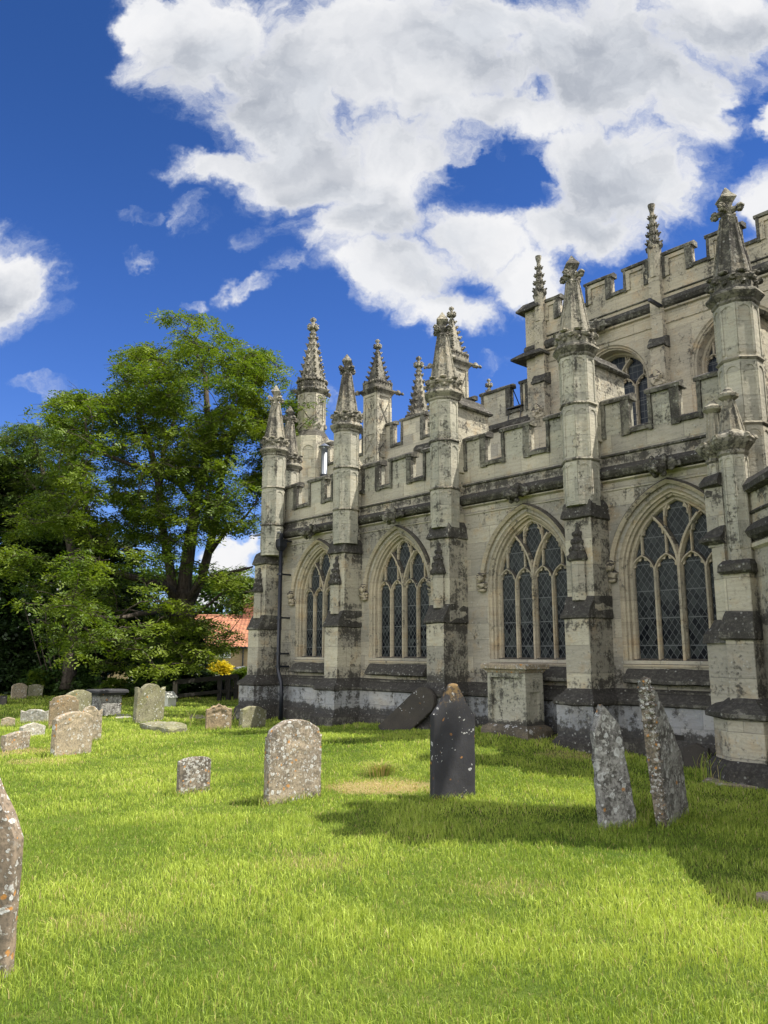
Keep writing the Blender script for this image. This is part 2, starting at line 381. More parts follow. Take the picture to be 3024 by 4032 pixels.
M['g_white'] = grave_mat('white lichened headstone', base=(.40, .37, .30), base2=(.30, .28, .23), white=.8, orange=.05, dark=.12)
M['g_spotty'] = grave_mat('spotted headstone', base=(.27, .225, .17), base2=(.13, .11, .085), white=.95, orange=.35, dark=.5, wscale=13.)
M['g_green'] = grave_mat('mossy headstone', base=(.28, .265, .17), base2=(.17, .16, .105), white=.25, orange=.08, dark=.32, green=.35)
M['g_grey'] = grave_mat('grey lichened headstone', base=(.34, .33, .30), base2=(.17, .16, .15), white=.8, orange=.10, dark=.5, wscale=7.)
M['g_black'] = grave_mat('black slate headstone', base=(.045, .045, .05), base2=(.028, .028, .032), white=.03, orange=.05, dark=.0, top_orange=True, wscale=13.)
M['g_dark'] = grave_mat('dark weathered headstone', base=(.07, .06, .048), base2=(.045, .04, .034), white=.05, orange=.03, dark=.3)
M['g_base'] = grave_mat('tomb base stone', base=(.19, .155, .11), base2=(.10, .085, .06), white=.25, orange=.06, dark=.35)
M['g_near'] = grave_mat('near headstone', base=(.29, .22, .155), base2=(.13, .105, .08), white=.7, orange=.3, dark=.3, wscale=14.)

def simple(name, col, rough=.6, metal=0., var=.15, scale=8.):
    m, N, bs, out = new_mat(name); ob = N.node('ShaderNodeTexCoord').outputs['Object']
    n = N.noise(ob, scale, 5, .6)
    c = N.mix(n, tuple(v*(1-var) for v in col), tuple(v*(1+var) for v in col))
    finish(N, bs, c, rough, n, .003, .4, .4); bs.inputs['Metallic'].default_value = metal
    return m
M['iron'] = simple('black painted iron', (.012, .014, .02), .35)
M['steel'] = simple('galvanised steel', (.42, .44, .46), .32, .9, .25, 4.)
M['lead'] = simple('lead roofing', (.11, .115, .12), .6, .1)
M['wood'] = simple('weathered timber', (.10, .085, .06), .9, 0, .5, 12.)
M['wood_dark'] = simple('dark timber', (.022, .020, .016), .9, 0, .4, 12.)
M['white_paint'] = simple('white painted joinery', (.75, .75, .72), .5, 0, .05)
M['marble'] = simple('white marble', (.62, .61, .55), .6, 0, .15)
M['dark_glass'] = simple('cottage glass', (.02, .025, .03), .08, 0, .4, 2.)

# leaded glass
def glass_mat(name, square=False):
    m, N, bs, out = new_mat(name); ob = N.node('ShaderNodeTexCoord').outputs['Object']; x, y, z = N.sep(ob)
    if square: u, v = N.m('DIVIDE', x, .115), N.m('DIVIDE', z, .16)
    else:
        u = N.m('ADD', N.m('DIVIDE', x, .105), N.m('DIVIDE', z, .15)); v = N.m('SUBTRACT', N.m('DIVIDE', x, .105), N.m('DIVIDE', z, .15))
    fu = N.m('ABSOLUTE', N.m('SUBTRACT', N.m('FRACT', u), .5)); fv = N.m('ABSOLUTE', N.m('SUBTRACT', N.m('FRACT', v), .5))
    came = N.step(N.m('MAXIMUM', fu, fv), .448, .468)
    bar = N.step(N.m('ABSOLUTE', N.m('SUBTRACT', N.m('FRACT', N.m('DIVIDE', z, .42)), .5)), .478, .486)
    cell = N.node('ShaderNodeTexWhiteNoise', {'Vector': N.comb(N.m('FLOOR', u), N.m('FLOOR', v), 0.)}, noise_dimensions='3D')
    r = N.sep(cell.outputs['Color'])
    smooth = N.noise(ob, 1.3, 2, .5)
    g = N.mix(N.m('MULTIPLY', N.m('POWER', r[0], 2.), .8), (.004, .005, .007, 1), (.055, .062, .058, 1))
    if square: g = N.mix(.6, g, (.012, .02, .05, 1))
    upper = N.step(N.m('ADD', z, N.m('MULTIPLY', smooth, .6)), 2.3, 3.0)
    g = N.mix(N.m('MULTIPLY', upper, .5), g, N.mix(N.noise(ob, 14., 4, .6), (.02, .024, .024, 1), (.06, .066, .062, 1)))
    c = N.mix(N.m('MAXIMUM', came, bar), g, (.11, .115, .115, 1))
    tilt = N.m('ADD', N.m('MULTIPLY', N.m('MULTIPLY', N.m('SUBTRACT', r[1], .5), x), .3), N.m('MULTIPLY', N.m('MULTIPLY', N.m('SUBTRACT', r[2], .5), z), .3))
    b = N.node('ShaderNodeBump', {'Height': N.m('ADD', N.m('MULTIPLY', came, .004), N.m('MULTIPLY', tilt, .12)), 'Distance': 1., 'Strength': .5})
    N.l.new(b.outputs[0], bs.inputs['Normal'])
    N.put(bs.inputs['Base Color'], c); N.put(bs.inputs['Roughness'], N.mix(came, (.22,)*3, (.6,)*3)); bs.inputs['Specular IOR Level'].default_value = .05
    return m
M['glass'] = glass_mat('leaded glass'); M['glass_sq'] = glass_mat('clerestory glass', True)

def leaf_mat(name, c1, c2, c3, trans=.35, rough=.55):
    m, N, bs, out = new_mat(name)
    a = N.node('ShaderNodeAttribute', attribute_name='tone').outputs['Fac']
    ob = N.node('ShaderNodeTexCoord').outputs['Object']
    n = N.noise(ob, .55, 3, .6)
    col = N.mix(N.step(a, .15, .85), c1, c2); col = N.mix(N.m('MULTIPLY', N.step(n, .42, .66), .65), col, c3)
    N.put(bs.inputs['Base Color'], col); bs.inputs['Roughness'].default_value = rough; bs.inputs['Specular IOR Level'].default_value = .3
    tr = N.node('ShaderNodeBsdfTranslucent', {'Color': N.mix(1., col, (1.25, 1.3, .6, 1), 'MULTIPLY')})
    mx = N.node('ShaderNodeMixShader'); mx.inputs[0].default_value = trans
    N.l.new(bs.outputs[0], mx.inputs[1]); N.l.new(tr.outputs[0], mx.inputs[2]); N.l.new(mx.outputs[0], out.inputs[0])
    return m
M['leaf'] = leaf_mat('locust leaves', (.05, .09, .010), (.105, .155, .014), (.17, .215, .018), .36)
M['leaf2'] = leaf_mat('bluish locust leaves', (.04, .075, .016), (.075, .12, .022), (.12, .165, .025), .34)
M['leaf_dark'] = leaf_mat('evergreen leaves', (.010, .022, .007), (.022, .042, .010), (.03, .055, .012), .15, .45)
M['leaf_mid'] = leaf_mat('shrub leaves', (.025, .055, .012), (.05, .095, .018), (.07, .12, .03), .25, .4)
M['leaf_yellow'] = leaf_mat('golden leaves', (.50, .40, .02), (.65, .52, .03), (.55, .42, .02), .3)
M['leaf_ivy'] = leaf_mat('ivy leaves', (.006, .014, .005), (.014, .028, .008), (.01, .02, .006), .08, .4)
M['petal'] = simple('white rose petals', (.7, .7, .66), .6, 0, .1)

def bark_mat():
    m, N, bs, out = new_mat('bark'); ob = N.node('ShaderNodeTexCoord').outputs['Object']; x, y, z = N.sep(ob)
    n = N.noise(N.comb(N.m('MULTIPLY', x, 5.), N.m('MULTIPLY', y, 5.), z), 3., 6, .7)
    finish(N, bs, N.mix(N.step(n, .3, .7), (.028, .022, .017, 1), (.105, .085, .065, 1)), .95, n, .06, .9)
    return m
M['bark'] = bark_mat()

def grass_ground():
    m, N, bs, out = new_mat('lawn soil and thatch'); geo = N.node('ShaderNodeNewGeometry'); P = geo.outputs['Position']
    n1 = N.noise(P, .45, 4, .6); n2 = N.noise(P, 6., 6, .7); n3 = N.noise(P, 60., 4, .7)
    col = N.mix(N.step(n1, .35, .65), (.07, .11, .016, 1), (.14, .18, .03, 1))
    col = N.mix(N.step(n2, .48, .72, 0., .6), col, (.21, .21, .05, 1))
    col = N.mix(N.step(n3, .35, .65, 0., .55), col, (.035, .06, .01, 1))
    for (px, py, rx, ry, am) in DRY:
        g = ground(px, py)
        v = N.vm('MULTIPLY', N.vm('SUBTRACT', P, (g.x, g.y, 0)), (1/rx, 1/ry, 0))
        k = N.step(N.m('SUBTRACT', N.vm('LENGTH', v), N.m('MULTIPLY', N.m('SUBTRACT', n2, .5), 1.4)), 1.15, .55)
        col = N.mix(N.m('MULTIPLY', k, am), col, N.mix(n3, (.46, .35, .17, 1), (.28, .22, .09, 1)))
    finish(N, bs, col, .95, n3, .03, .8, .1)
    return m
DRY = [(1500, 3100, .75, .55, .72), (1250, 3400, .4, .3, .15), (60, 2960, 1.0, .6, .45), (2250, 2975, .5, .3, .4), (400, 3640, .35, .2, .15), (170, 3000, .6, .4, .4), (1190, 2890, .5, .3, .2), (2010, 3500, .4, .2, .15)]
M['lawn'] = grass_ground()
def grass_mat():
    m, N, bs, out = new_mat('grass blades')
    a = N.node('ShaderNodeAttribute', attribute_name='tone').outputs['Fac']; dr = N.node('ShaderNodeAttribute', attribute_name='dry').outputs['Fac']
    col = N.mix(N.step(a, 0., 1.), (.14, .225, .022, 1), (.44, .52, .09, 1))
    col = N.mix(dr, col, N.mix(a, (.40, .31, .13, 1), (.60, .48, .25, 1)))
    N.put(bs.inputs['Base Color'], col); bs.inputs['Roughness'].default_value = .5; bs.inputs['Specular IOR Level'].default_value = .3
    tr = N.node('ShaderNodeBsdfTranslucent', {'Color': N.mix(1., col, (1.25, 1.25, .7, 1), 'MULTIPLY')})
    mx = N.node('ShaderNodeMixShader'); mx.inputs[0].default_value = .35
    N.l.new(bs.outputs[0], mx.inputs[1]); N.l.new(tr.outputs[0], mx.inputs[2]); N.l.new(mx.outputs[0], out.inputs[0])
    return m
M['grass'] = grass_mat()

# ------------------------------------------------------------------ ground
def make_ground():
    xs = np.concatenate([np.linspace(-1500, -60, 14), np.linspace(-50, 40, 181), np.linspace(50, 1500, 14)])
    ys = np.concatenate([np.linspace(-300, -12, 6), np.linspace(-8, 62, 141), np.linspace(70, 3000, 16)])
    X, Y = np.meshgrid(xs, ys); Z = hgt(X, Y)
    co = np.stack([X, Y, Z], -1).reshape(-1, 3); nx, ny = len(xs), len(ys)
    i = np.arange((ny-1)*(nx-1)); r, c = i//(nx-1), i % (nx-1); a = r*nx+c
    o = np_mesh('lawn', co, np.stack([a, a+1, a+nx+1, a+nx], -1), M['lawn'], smooth=True)
    tag(o, kind='structure')
make_ground()

# ------------------------------------------------------------------ THE CHURCH (local frame: s, d, z)
church = tag(empty('church', (OX, OY, 0), CH_ANG), 'gothic limestone church with battlements, pinnacles and traceried windows beside the churchyard lawn', 'church')

class Arch:
    def __init__(a, c, w, R, sill, spr): a.c, a.w, a.R, a.sill, a.spr = c, w, R, sill, spr; a.k = R-w
    def side(a, o, n=12, sill=None):
        """left half outline (towards +s) from the sill up to the apex at offset o"""
        R = a.R+o; t1 = math.acos(a.k/R); out = [(a.c+a.w+o, a.sill if sill is None else sill)]
        for i in range(n+1):
            t = t1*i/n; out.append((a.c-a.k+R*math.cos(t), a.spr+R*math.sin(t)))
        out[-1] = (a.c, out[-1][1]); return out
    def outline(a, o, n=12, sill=None):
        L = a.side(o, n, sill); return L+[(2*a.c-p[0], p[1]) for p in reversed(L[:-1])]
    def apex(a, o=0): return a.spr+math.sqrt((a.R+o)**2-a.k**2)

def wall_bay(mb, s0, s1, z0, z1, arch, d, o):
    """flat wall from s0 (low) to s1 (high) with an arched hole"""
    if arch is None: mb.add([(s0, d, z0), (s1, d, z0), (s1, d, z1), (s0, d, z1)], [(0, 1, 2, 3)]); return
    L = arch.side(o); zs = arch.sill
    q = lambda a, b, c, e: mb.add([a, b, c, e], [(0, 1, 2, 3)])
    q((s0, d, z0), (s1, d, z0), (s1, d, zs), (s0, d, zs))
    for (xa, za), (xb, zb) in zip(L[:-1], L[1:]):
        q((xa, d, za), (s1, d, za), (s1, d, zb), (xb, d, zb))
        q((2*arch.c-xa, d, za), (s0, d, za), (s0, d, zb), (2*arch.c-xb, d, zb))
    za = L[-1][1]; q((s0, d, za), (s1, d, za), (s1, d, z1), (s0, d, z1))

def make_window(arch, d0, lights=4, depth=.2, hood=True, sq=False, name='window', mats=None):
    a = arch; c = a.c; w = a.w
    # moulded reveal
    r = MB(); lv = [(.115, d0+.004), (.10, d0-.02), (.085, d0-.035), (.06, d0-.038), (.05, d0-.075), (.02, d0-.09), (.012, d0-depth*.75), (-.03, d0-depth*.8), (-.035, d0-depth*1.25)]
    rings = [[(x, dd, z) for x, z in a.outline(o, 14)] for o, dd in lv]
    r.loft(rings, cap=False, closed=False)
    frame = r.build(name, M['dressed'], church)
    # sill
    s = MB(); s.extrude([(d0-depth*1.25, a.sill+.03), (d0-depth*.9, a.sill+.03), (d0+.02, a.sill-.06), (d0+.02, a.sill-.10), (d0-depth*1.25, a.sill-.10)], c-w-.11, c+w+.11)
    s.build('sill', M['dressed'], frame)
    gl = MB(); ol = a.outline(.02, 14); dg = d0-depth*1.12
    gl.add([(x, dg, z) for x, z in ol], [tuple(range(len(ol)))]); gl.build('leaded_glass', M['glass_sq' if sq else 'glass'], frame)
    # tracery
    t = MB(); dm = d0-depth
    def sec(wd, fr=.05): return [(-wd/2, dm-.045), (-wd/2, dm+.01), (-wd*.2, dm+fr), (wd*.2, dm+fr), (wd/2, dm+.01), (wd/2, dm-.045)]
    def bar(pts, wd=.07, fr=.05): t.sweep(pts, sec(wd, fr))
    lw = 2*w/lights
    t.sweep(a.outline(-.02, 16), sec(.06))
    for i in range(1, lights):
        x = c-w+lw*i; big = (i*2 == lights)
        bar([(x, a.sill), (x, a.spr+(.12 if big else .02))], .095 if big else .07, .075 if big else .05)
    # intersecting main branches
    zb = a.spr
    for sg in (1, -1):
        pts = []
        for i in range(13):
            th = i/12*1.35; x = -sg*(a.R-a.R*math.cos(th)); z = zb+a.R*math.sin(th)
            lim = a.w-.0
            # inside the main arch?
            if math.hypot(x*sg*-1*-1*1.0+0, 0) > 9: break
            xx = abs(x); zin = (xx+a.k) ** 2+(z-a.spr)**2
            if zin > (a.R-.01)**2: break
            pts.append((c+x, z))
        if len(pts) > 1: bar(pts, .085, .07)
    # heads of the lights with cusps
    hr = lw*.78; hk = hr-lw/2
    def head(cx, wd, z0, R, cusp=.032, seg=16):
        k = R-wd/2; t1 = math.acos(k/R); out = []
        for sg in (1, -1):
            arc = [(cx+sg*(-k+R*math.cos(t1*i/seg)), z0+R*math.sin(t1*i/seg)) for i in range(seg+1)]
            bar(arc, .05, .045)
            # foils: scalloped plate inside the arc
            n = len(arc); inner = []
            for i, (x, z) in enumerate(arc):
                tt = i/(n-1); th = t1*tt
                f = .012+cusp*(1-abs(math.sin(tt*math.pi*2.5+.0)))**1.0*(1 if .08 < tt < .92 else .2)*1.6
                inner.append((x-sg*math.cos(th)*f, z-math.sin(th)*f))
            for dd0, dd1 in ((dm-.02, dm+.015),):
                vs = [(x, dd1, z) for x, z in arc]+[(x, dd1, z) for x, z in inner]+[(x, dd0, z) for x, z in inner]
                fs = [(i, i+1, n+i+1, n+i) for i in range(n-1)]+[(n+i, n+i+1, 2*n+i+1, 2*n+i) for i in range(n-1)]
                t.add(vs, fs)
        return z0+math.sqrt(R*R-k*k)
    zs = a.spr-.02
    for i in range(lights):
        cx = c-w+lw*(i+.5); top = head(cx, lw, zs, hr)
        # upright from the apex of each light to whatever is above
        xr = abs(cx-c); zt = a.spr+math.sqrt(max((a.R)**2-(xr+a.k)**2, 0))
        # stop at the intersecting branch of the same side if it is lower
        q = a.R**2-(a.R-xr)**2; zbr = zb+math.sqrt(max(q, 0))
        if zt > top+.06: bar([(cx, top-.02), (cx, zt)], .038, .03)
    # upper lights: over the mullion of each pair, and the centre
    if lights == 4:
        for sg in (-1, 1):
            head(c+sg*lw*1.0, lw*.86, zs+lw*1.50, lw*.8, .03, 12)
        head(c, lw*.94, zs+lw*2.15, lw*.8, .034, 12)
    t.build('tracery', M['dressed'], frame)
    if hood:
        h = MB(); zst = a.spr+.12
        secH = [(-.035, d0), (-.035, d0+.055), (.02, d0+.095), (.055, d0+.045), (.055, d0)]
        o = .215; R = a.R+o; t0 = math.asin(.10/R); t1 = math.acos(a.k/R)
        Lp = [(c-a.k+R*math.cos(t0+(t1-t0)*i/18), a.spr+R*math.sin(t0+(t1-t0)*i/18)) for i in range(19)]; Lp[-1] = (c, Lp[-1][1])
        h.sweep(Lp+[(2*c-p[0], p[1]) for p in reversed(Lp[:-1])], [(-x, y) for x, y in secH])
        h.build('hood_mould', M['dressed'], frame)
        for sg in (1, -1):
            b = MB(); x = c+sg*(w+o+.01); z = a.spr+.06
            b.lump((x, d0+.09, z+.06), (.075, .075, .085), 2, .2, int(c*10)+sg)          # head
            b.lump((x, d0+.05, z-.07), (.10, .07, .08), 2, .35, int(c*7)+sg)              # shoulders
            b.lump((x, d0+.06, z+.13), (.085, .07, .035), 1, .3, int(c*5)+sg)             # hood or crown
            b.lump((x, d0+.165, z+.055), (.018, .022, .024), 1, .1, 3)                    # nose
            b.extrude([(x-.06, z-.19), (x+.06, z-.19), (x+.09, z-.13), (x-.09, z-.13)], d0, d0+.09, 'd')
            b.build('head_stop', M['dressed'], frame, smooth=True)
    return frame

# --- aisle bays
A_R = 1.20
arches = [Arch(8.20, .80, A_R, 1.45, 2.80), Arch(5.50, .80, A_R, 1.45, 2.80), Arch(2.15, .80, A_R, 1.45, 2.80), Arch(-.58, .82, A_R, 1.45, 2.80)]
bounds = [10.2, 6.9, 3.82, .75, -2.2]
aw = MB()
for i, a in enumerate(arches): wall_bay(aw, bounds[i+1], bounds[i], 0, 5.09, a, 0, .115)
aw.add([(10.2, 0, 0), (10.2, -4, 0), (10.2, -4, 5.1), (10.2, 0, 5.1)], [(0, 1, 2, 3)])
aw.build('aisle_wall', M['stone'], church)
for a in arches: make_window(a, 0)
rf = MB(); rf.add([(-8, -.1, 4.9), (10.2, -.1, 4.9), (10.2, -4, 5.75), (-8, -4, 5.75)], [(0, 1, 2, 3)]); rf.build('aisle_roof', M['lead'], church)

def coping_path(mb, pts, d, w=.085, pr=.05, back=-.4, wside=1.):
    """coping band following the battlement outline; pts of (s,z) from high s to low s"""
    for (xa, za), (xb, zb) in zip(pts[:-1], pts[1:]):
        if abs(za-zb) < 1e-6:
            lo, hi = min(xa, xb), max(xa, xb)
            # weathered top: slight slope and overhang
            e = pr
            mb.extrude([(d+pr, za-w), (d+pr+.012, za-w*.35), (d+pr-.03, za+.0), (d-.05, za+.035), (back, za+.03), (back, za-w), (d-.002, za-w)], lo-e+.003, hi+e-.003)
        else:
            zl, zh = min(za, zb), max(za, zb); right = za > zb      # right end of a merlon as seen from outside
            a_, b_ = (xa-.012, xa+.14*wside) if right else (xa-.05*wside, xa+.012)
            mb.extrude([(a_, zl-w-.02), (b_, zl-w-.02), (b_, zh-w-.001), (a_, zh-w-.001)], d-.03, d+pr*.8, 'd')

def parapet(name, merl, s_lo, s_hi, d, z_low, z_top, mat, thick=.4, panel=True, zbase=None):
    """merlons: list of (low s, high s)"""
    zb = z_low if zbase is None else zbase
    b = MB()
    b.box(s_lo, s_hi, d-thick+.02, d-.001, zb-.12, z_low-.04)
    for lo, hi in merl: b.box(lo+.02, hi-.02, d-thick+.021, d, z_low-.04, z_top-.06)
    p = b.build(name, mat, church)
    pts = []; cur = s_hi
    for lo, hi in sorted(merl, key=lambda m: -m[0]):
        if hi < cur-.02: pts += [(cur, z_low), (hi, z_low)]
        pts += [(min(hi, cur), z_top)] if hi < cur-.02 else [(hi, z_top)]
        pts += [(lo, z_top), (lo, z_low)]; cur = lo
    if cur > s_lo+.03: pts.append((s_lo, z_low))
    c = MB(); coping_path(c, pts, d, back=d-thick)
    cp = c.build('coping', M['coping'], p)
    rag(cp, .012)
    # weathered return moulding at the foot of each merlon side
    return p

def rag(o, amp, cuts=0):
    """roughen edges: split long faces, then push vertices about with noise"""
    import bmesh
    bm = bmesh.new(); bm.from_mesh(o.data)
    for _ in range(3):
        es = [e for e in bm.edges if e.calc_length() > .22]
        if not es: break
        bmesh.ops.subdivide_edges(bm, edges=es, cuts=1, use_grid_fill=True)
    for v in bm.verts:
        v.co += Vector(mnoise.noise_vector(v.co*4.3))*amp + Vector(mnoise.noise_vector(v.co*13.))*amp*.6
    bm.to_mesh(o.data); bm.free()

aisle_merl = [(9.13, 9.66), (8.0, 8.63), (7.15, 7.73), (6.06, 6.62), (5.07, 5.71), (4.09, 4.70), (3.03, 3.57), (2.0, 2.63), (1.02, 1.62), (.01, .50), (-.84, -.34), (-1.7, -1.15)]
parapet('aisle_parapet', aisle_merl, -2.2, 10.2, 0, 5.14, 5.70, M['shaft'], .17)
# cornice, strings, plinth
cn = MB()
cn.extrude([(0, 4.34), (.10, 4.37), (.15, 4.42), (.165, 4.46), (.13, 4.50), (.07, 4.535), (0, 4.57)], -2.2, 10.25)
o = cn.build('cornice', M['crust'], church); rag(o, .02)
cl = MB(); cl.extrude([(0, 4.29), (.055, 4.315), (.06, 4.335), (0, 4.345)], -2.2, 10.22); cl.extrude([(0, 4.155), (.02, 4.16), (.02, 4.175), (0, 4.18)], -2.2, 10.2)
cl.build('string_course', M['stone_pale'], church)
ts = MB(); ts.extrude([(0, 4.72), (.04, 4.735), (.03, 4.76), (0, 4.775)], -2.2, 10.2); o = ts.build('string_course', M['coping'], church); rag(o, .008)
pl = MB()
pl.extrude([(0, .28), (.115, .28), (.115, .79), (0, .79)], -2.2, 10.32); o = pl.build('plinth', M['plinth'], church); rag(o, .006)
pl = MB(); pl.extrude([(0, -.2), (.2, -.2), (.19, .24), (.125, .31), (0, .31)], -2.2, 10.4); o = pl.build('plinth', M['crust'], church); rag(o, .012)
pb = MB(); pb.extrude([(0, .775), (.13, .775), (.175, .80), (.18, .835), (.13, .88), (.07, .955), (.035, .97), (.035, 1.0), (0, 1.03)], -2.2, 10.38); o = pb.build('plinth_band', M['crust'], church); rag(o, .012)
for a in arches:   # sloping ledges below the windows
    g = MB(); g.extrude([(0, 1.33), (.045, 1.31), (.17, 1.17), (.175, 1.12), (.12, 1.10), (0, 1.09)], a.c-.88, a.c+.86); o = g.build('window_ledge', M['crust'], church); rag(o, .016)
vent = MB(); vent.box(-.62, -.38, .10, .121, .33, .40); vent.build('vent', M['wood_dark'], church)

# --- turret pinnacles of the aisle buttresses
def blind_arches(mb, cx, cy, ap, z0, z1, n=8, rib=.012):
    """corner ribs and arched panel heads on every face of an octagonal shaft"""
    k = ap/math.cos(math.pi/n)
    for i in range(n):
        a0 = math.pi/n+2*math.pi*i/n; a1 = a0+2*math.pi/n
        p0 = Vector((cx+k*math.cos(a0), cy+k*math.sin(a0), 0)); p1 = Vector((cx+k*math.cos(a1), cy+k*math.sin(a1), 0))
        out = Vector((math.cos((a0+a1)/2), math.sin((a0+a1)/2), 0)); t = (p1-p0); L = t.length; t.normalize()
        def q(u0, u1, za, zb, h=rib):
            a, b = p0+t*u0, p0+t*u1
            mb.loft([[(*(a+out*-.004).xy, za), (*(b+out*-.004).xy, za), (*(b+out*h).xy, za), (*(a+out*h).xy, za)],
                     [(*(a+out*-.004).xy, zb), (*(b+out*-.004).xy, zb), (*(b+out*h).xy, zb), (*(a+out*h).xy, zb)]])
        q(0, L*.12, z0, z1); q(L*.88, L, z0, z1); q(L*.12, L*.88, z1-.035, z1, rib*.98)
        r = L*.38; zc = z1-.035-r*1.05; seg = 6     # arched head: fill the spandrels
        for sg in (0, 1):
            pts = []
            for j in range(seg+1):
                th = math.pi/2*j/seg; u = L/2+(1 if sg else -1)*r*math.cos(th); pts.append((u, zc+r*math.sin(th)))
            ue = L*.88 if sg else L*.12
            for (ua, za), (ub, zb) in zip(pts[:-1], pts[1:]):
                vs = []
                for h in (-.003, rib*.96):
                    for u_, z_ in ((ua, za), (ub, zb), (ub, z1-.035), (ua, z1-.035)):
                        p = p0+t*u_+out*h; vs.append((p.x, p.y, z_))
                mb.add(vs, [(4, 5, 6, 7), (0, 1, 5, 4)])

def finial_cross(mb, cx, cy, z, sc=1., bold=1.):
    """four-armed leafy finial with a pointed head"""
    mb.lathe(cx, cy, [(.10*sc, z-.02), (.125*sc, z+.02*sc), (.12*sc, z+.04*sc), (.085*sc, z+.07*sc), (.08*sc, z+.14*sc), (.095*sc, z+.19*sc), (.075*sc, z+.25*sc)], 8)
    for i in range(4):
        a = i*math.pi/2; ux, uy = math.cos(a), math.sin(a); zc = z+.15*sc
        mb.tube([(cx+ux*.05*sc, cy+uy*.05*sc, zc), (cx+ux*.15*sc, cy+uy*.15*sc, zc+.01*sc)], [.055*sc, .045*sc], 6)
        mb.lump((cx+ux*.20*sc, cy+uy*.20*sc, zc+.035*sc), (.055*sc, .055*sc, .042*sc), 1, .2, i+4)
        mb.lump((cx+ux*.20*sc, cy+uy*.20*sc, zc-.03*sc), (.052*sc, .052*sc, .036*sc), 1, .2, i+8)
        mb.lump((cx+ux*.245*sc, cy+uy*.245*sc, zc+.01*sc), (.03*sc, .03*sc, .03*sc), 0, .2, i+8)
    k = .70710678
    mb.lathe(cx, cy, [(.060*sc, z+.24*sc), (.075*sc, z+.28*sc), (.125*sc, z+.36*sc), (.115*sc, z+.385*sc), (.07*sc, z+.45*sc), (.03*sc, z+.53*sc), (.008, z+.57*sc)], 4, rot=0)

def turret(s, zb=3.9, dc=.33, ap=.265, dz=0., spire_tip=True):
    r = MB(); r.lathe(s, dc, [(ap, zb), (ap, 6.42+dz)], 8); sh = r.build('turret_shaft', M['shaft'], church)
    p = MB()
    for z0, z1 in ((zb+.15, 4.60+dz), (4.72+dz, 5.52+dz), (5.66+dz, 6.40+dz)): blind_arches(p, s, dc, ap, z0, z1)
    p.build('blind_arcade', M['shaft'], sh)
    for z in (4.65, 5.59): m_ = MB(); m_.lathe(s, dc, [(ap+.012, z-.025+dz), (ap+.03, z+dz), (ap+.012, z+.025+dz)], 8); m_.build('ring_moulding', M['spire'], sh)
    c = MB(); z = 6.40+dz
    c.lathe(s, dc, [(ap+.005, z), (ap+.03, z+.03), (ap+.03, z+.06), (ap+.075, z+.11), (ap+.10, z+.145), (ap+.095, z+.175), (ap+.045, z+.215), (ap+.03, z+.24), (ap+.03, z+.33), (ap+.055, z+.36), (ap+.06, z+.40), (ap+.03, z+.425), (ap+.03, z+.455), (ap-.02, z+.47)], 8)
    k = (ap+.045)/math.cos(math.pi/8)
    for i in range(8):
        a = math.pi/8+i*math.pi/4; b = a+math.pi/8; ka = ap+.05
        c.lump((s+k*math.cos(a), dc+k*math.sin(a), z+.37), (.055, .055, .05), 1, .3, i)      # carved bosses
        c.lump((s+ka*math.cos(b), dc+ka*math.sin(b), z+.30), (.04, .04, .035), 1, .3, i+3)
        c.lump((s+(ka-.01)*math.cos(b), dc+(ka-.01)*math.sin(b), z+.455), (.07, .07, .03), 1, .2, i+9)
    o = c.build('turret_cap', M['spire'], sh); rag(o, .006)
    q = MB(); z = 6.85+dz; zt = 7.80+dz
    q.lathe(s, dc, [(ap-.02, z), (ap-.03, z+.02), (.095, zt)], 8)
    for i in range(8):      # edge rolls
        a = math.pi/8+i*math.pi/4; k0 = (ap-.03)/math.cos(math.pi/8); k1 = .10/math.cos(math.pi/8)
        q.tube([(s+k0*math.cos(a), dc+k0*math.sin(a), z+.01), (s+k1*math.cos(a), dc+k1*math.sin(a), zt)], [.024, .016], 5)
    finial_cross(q, s, dc, zt-.015, .93)
    o = q.build('spire', M['spire'], sh); rag(o, .007)
    return sh

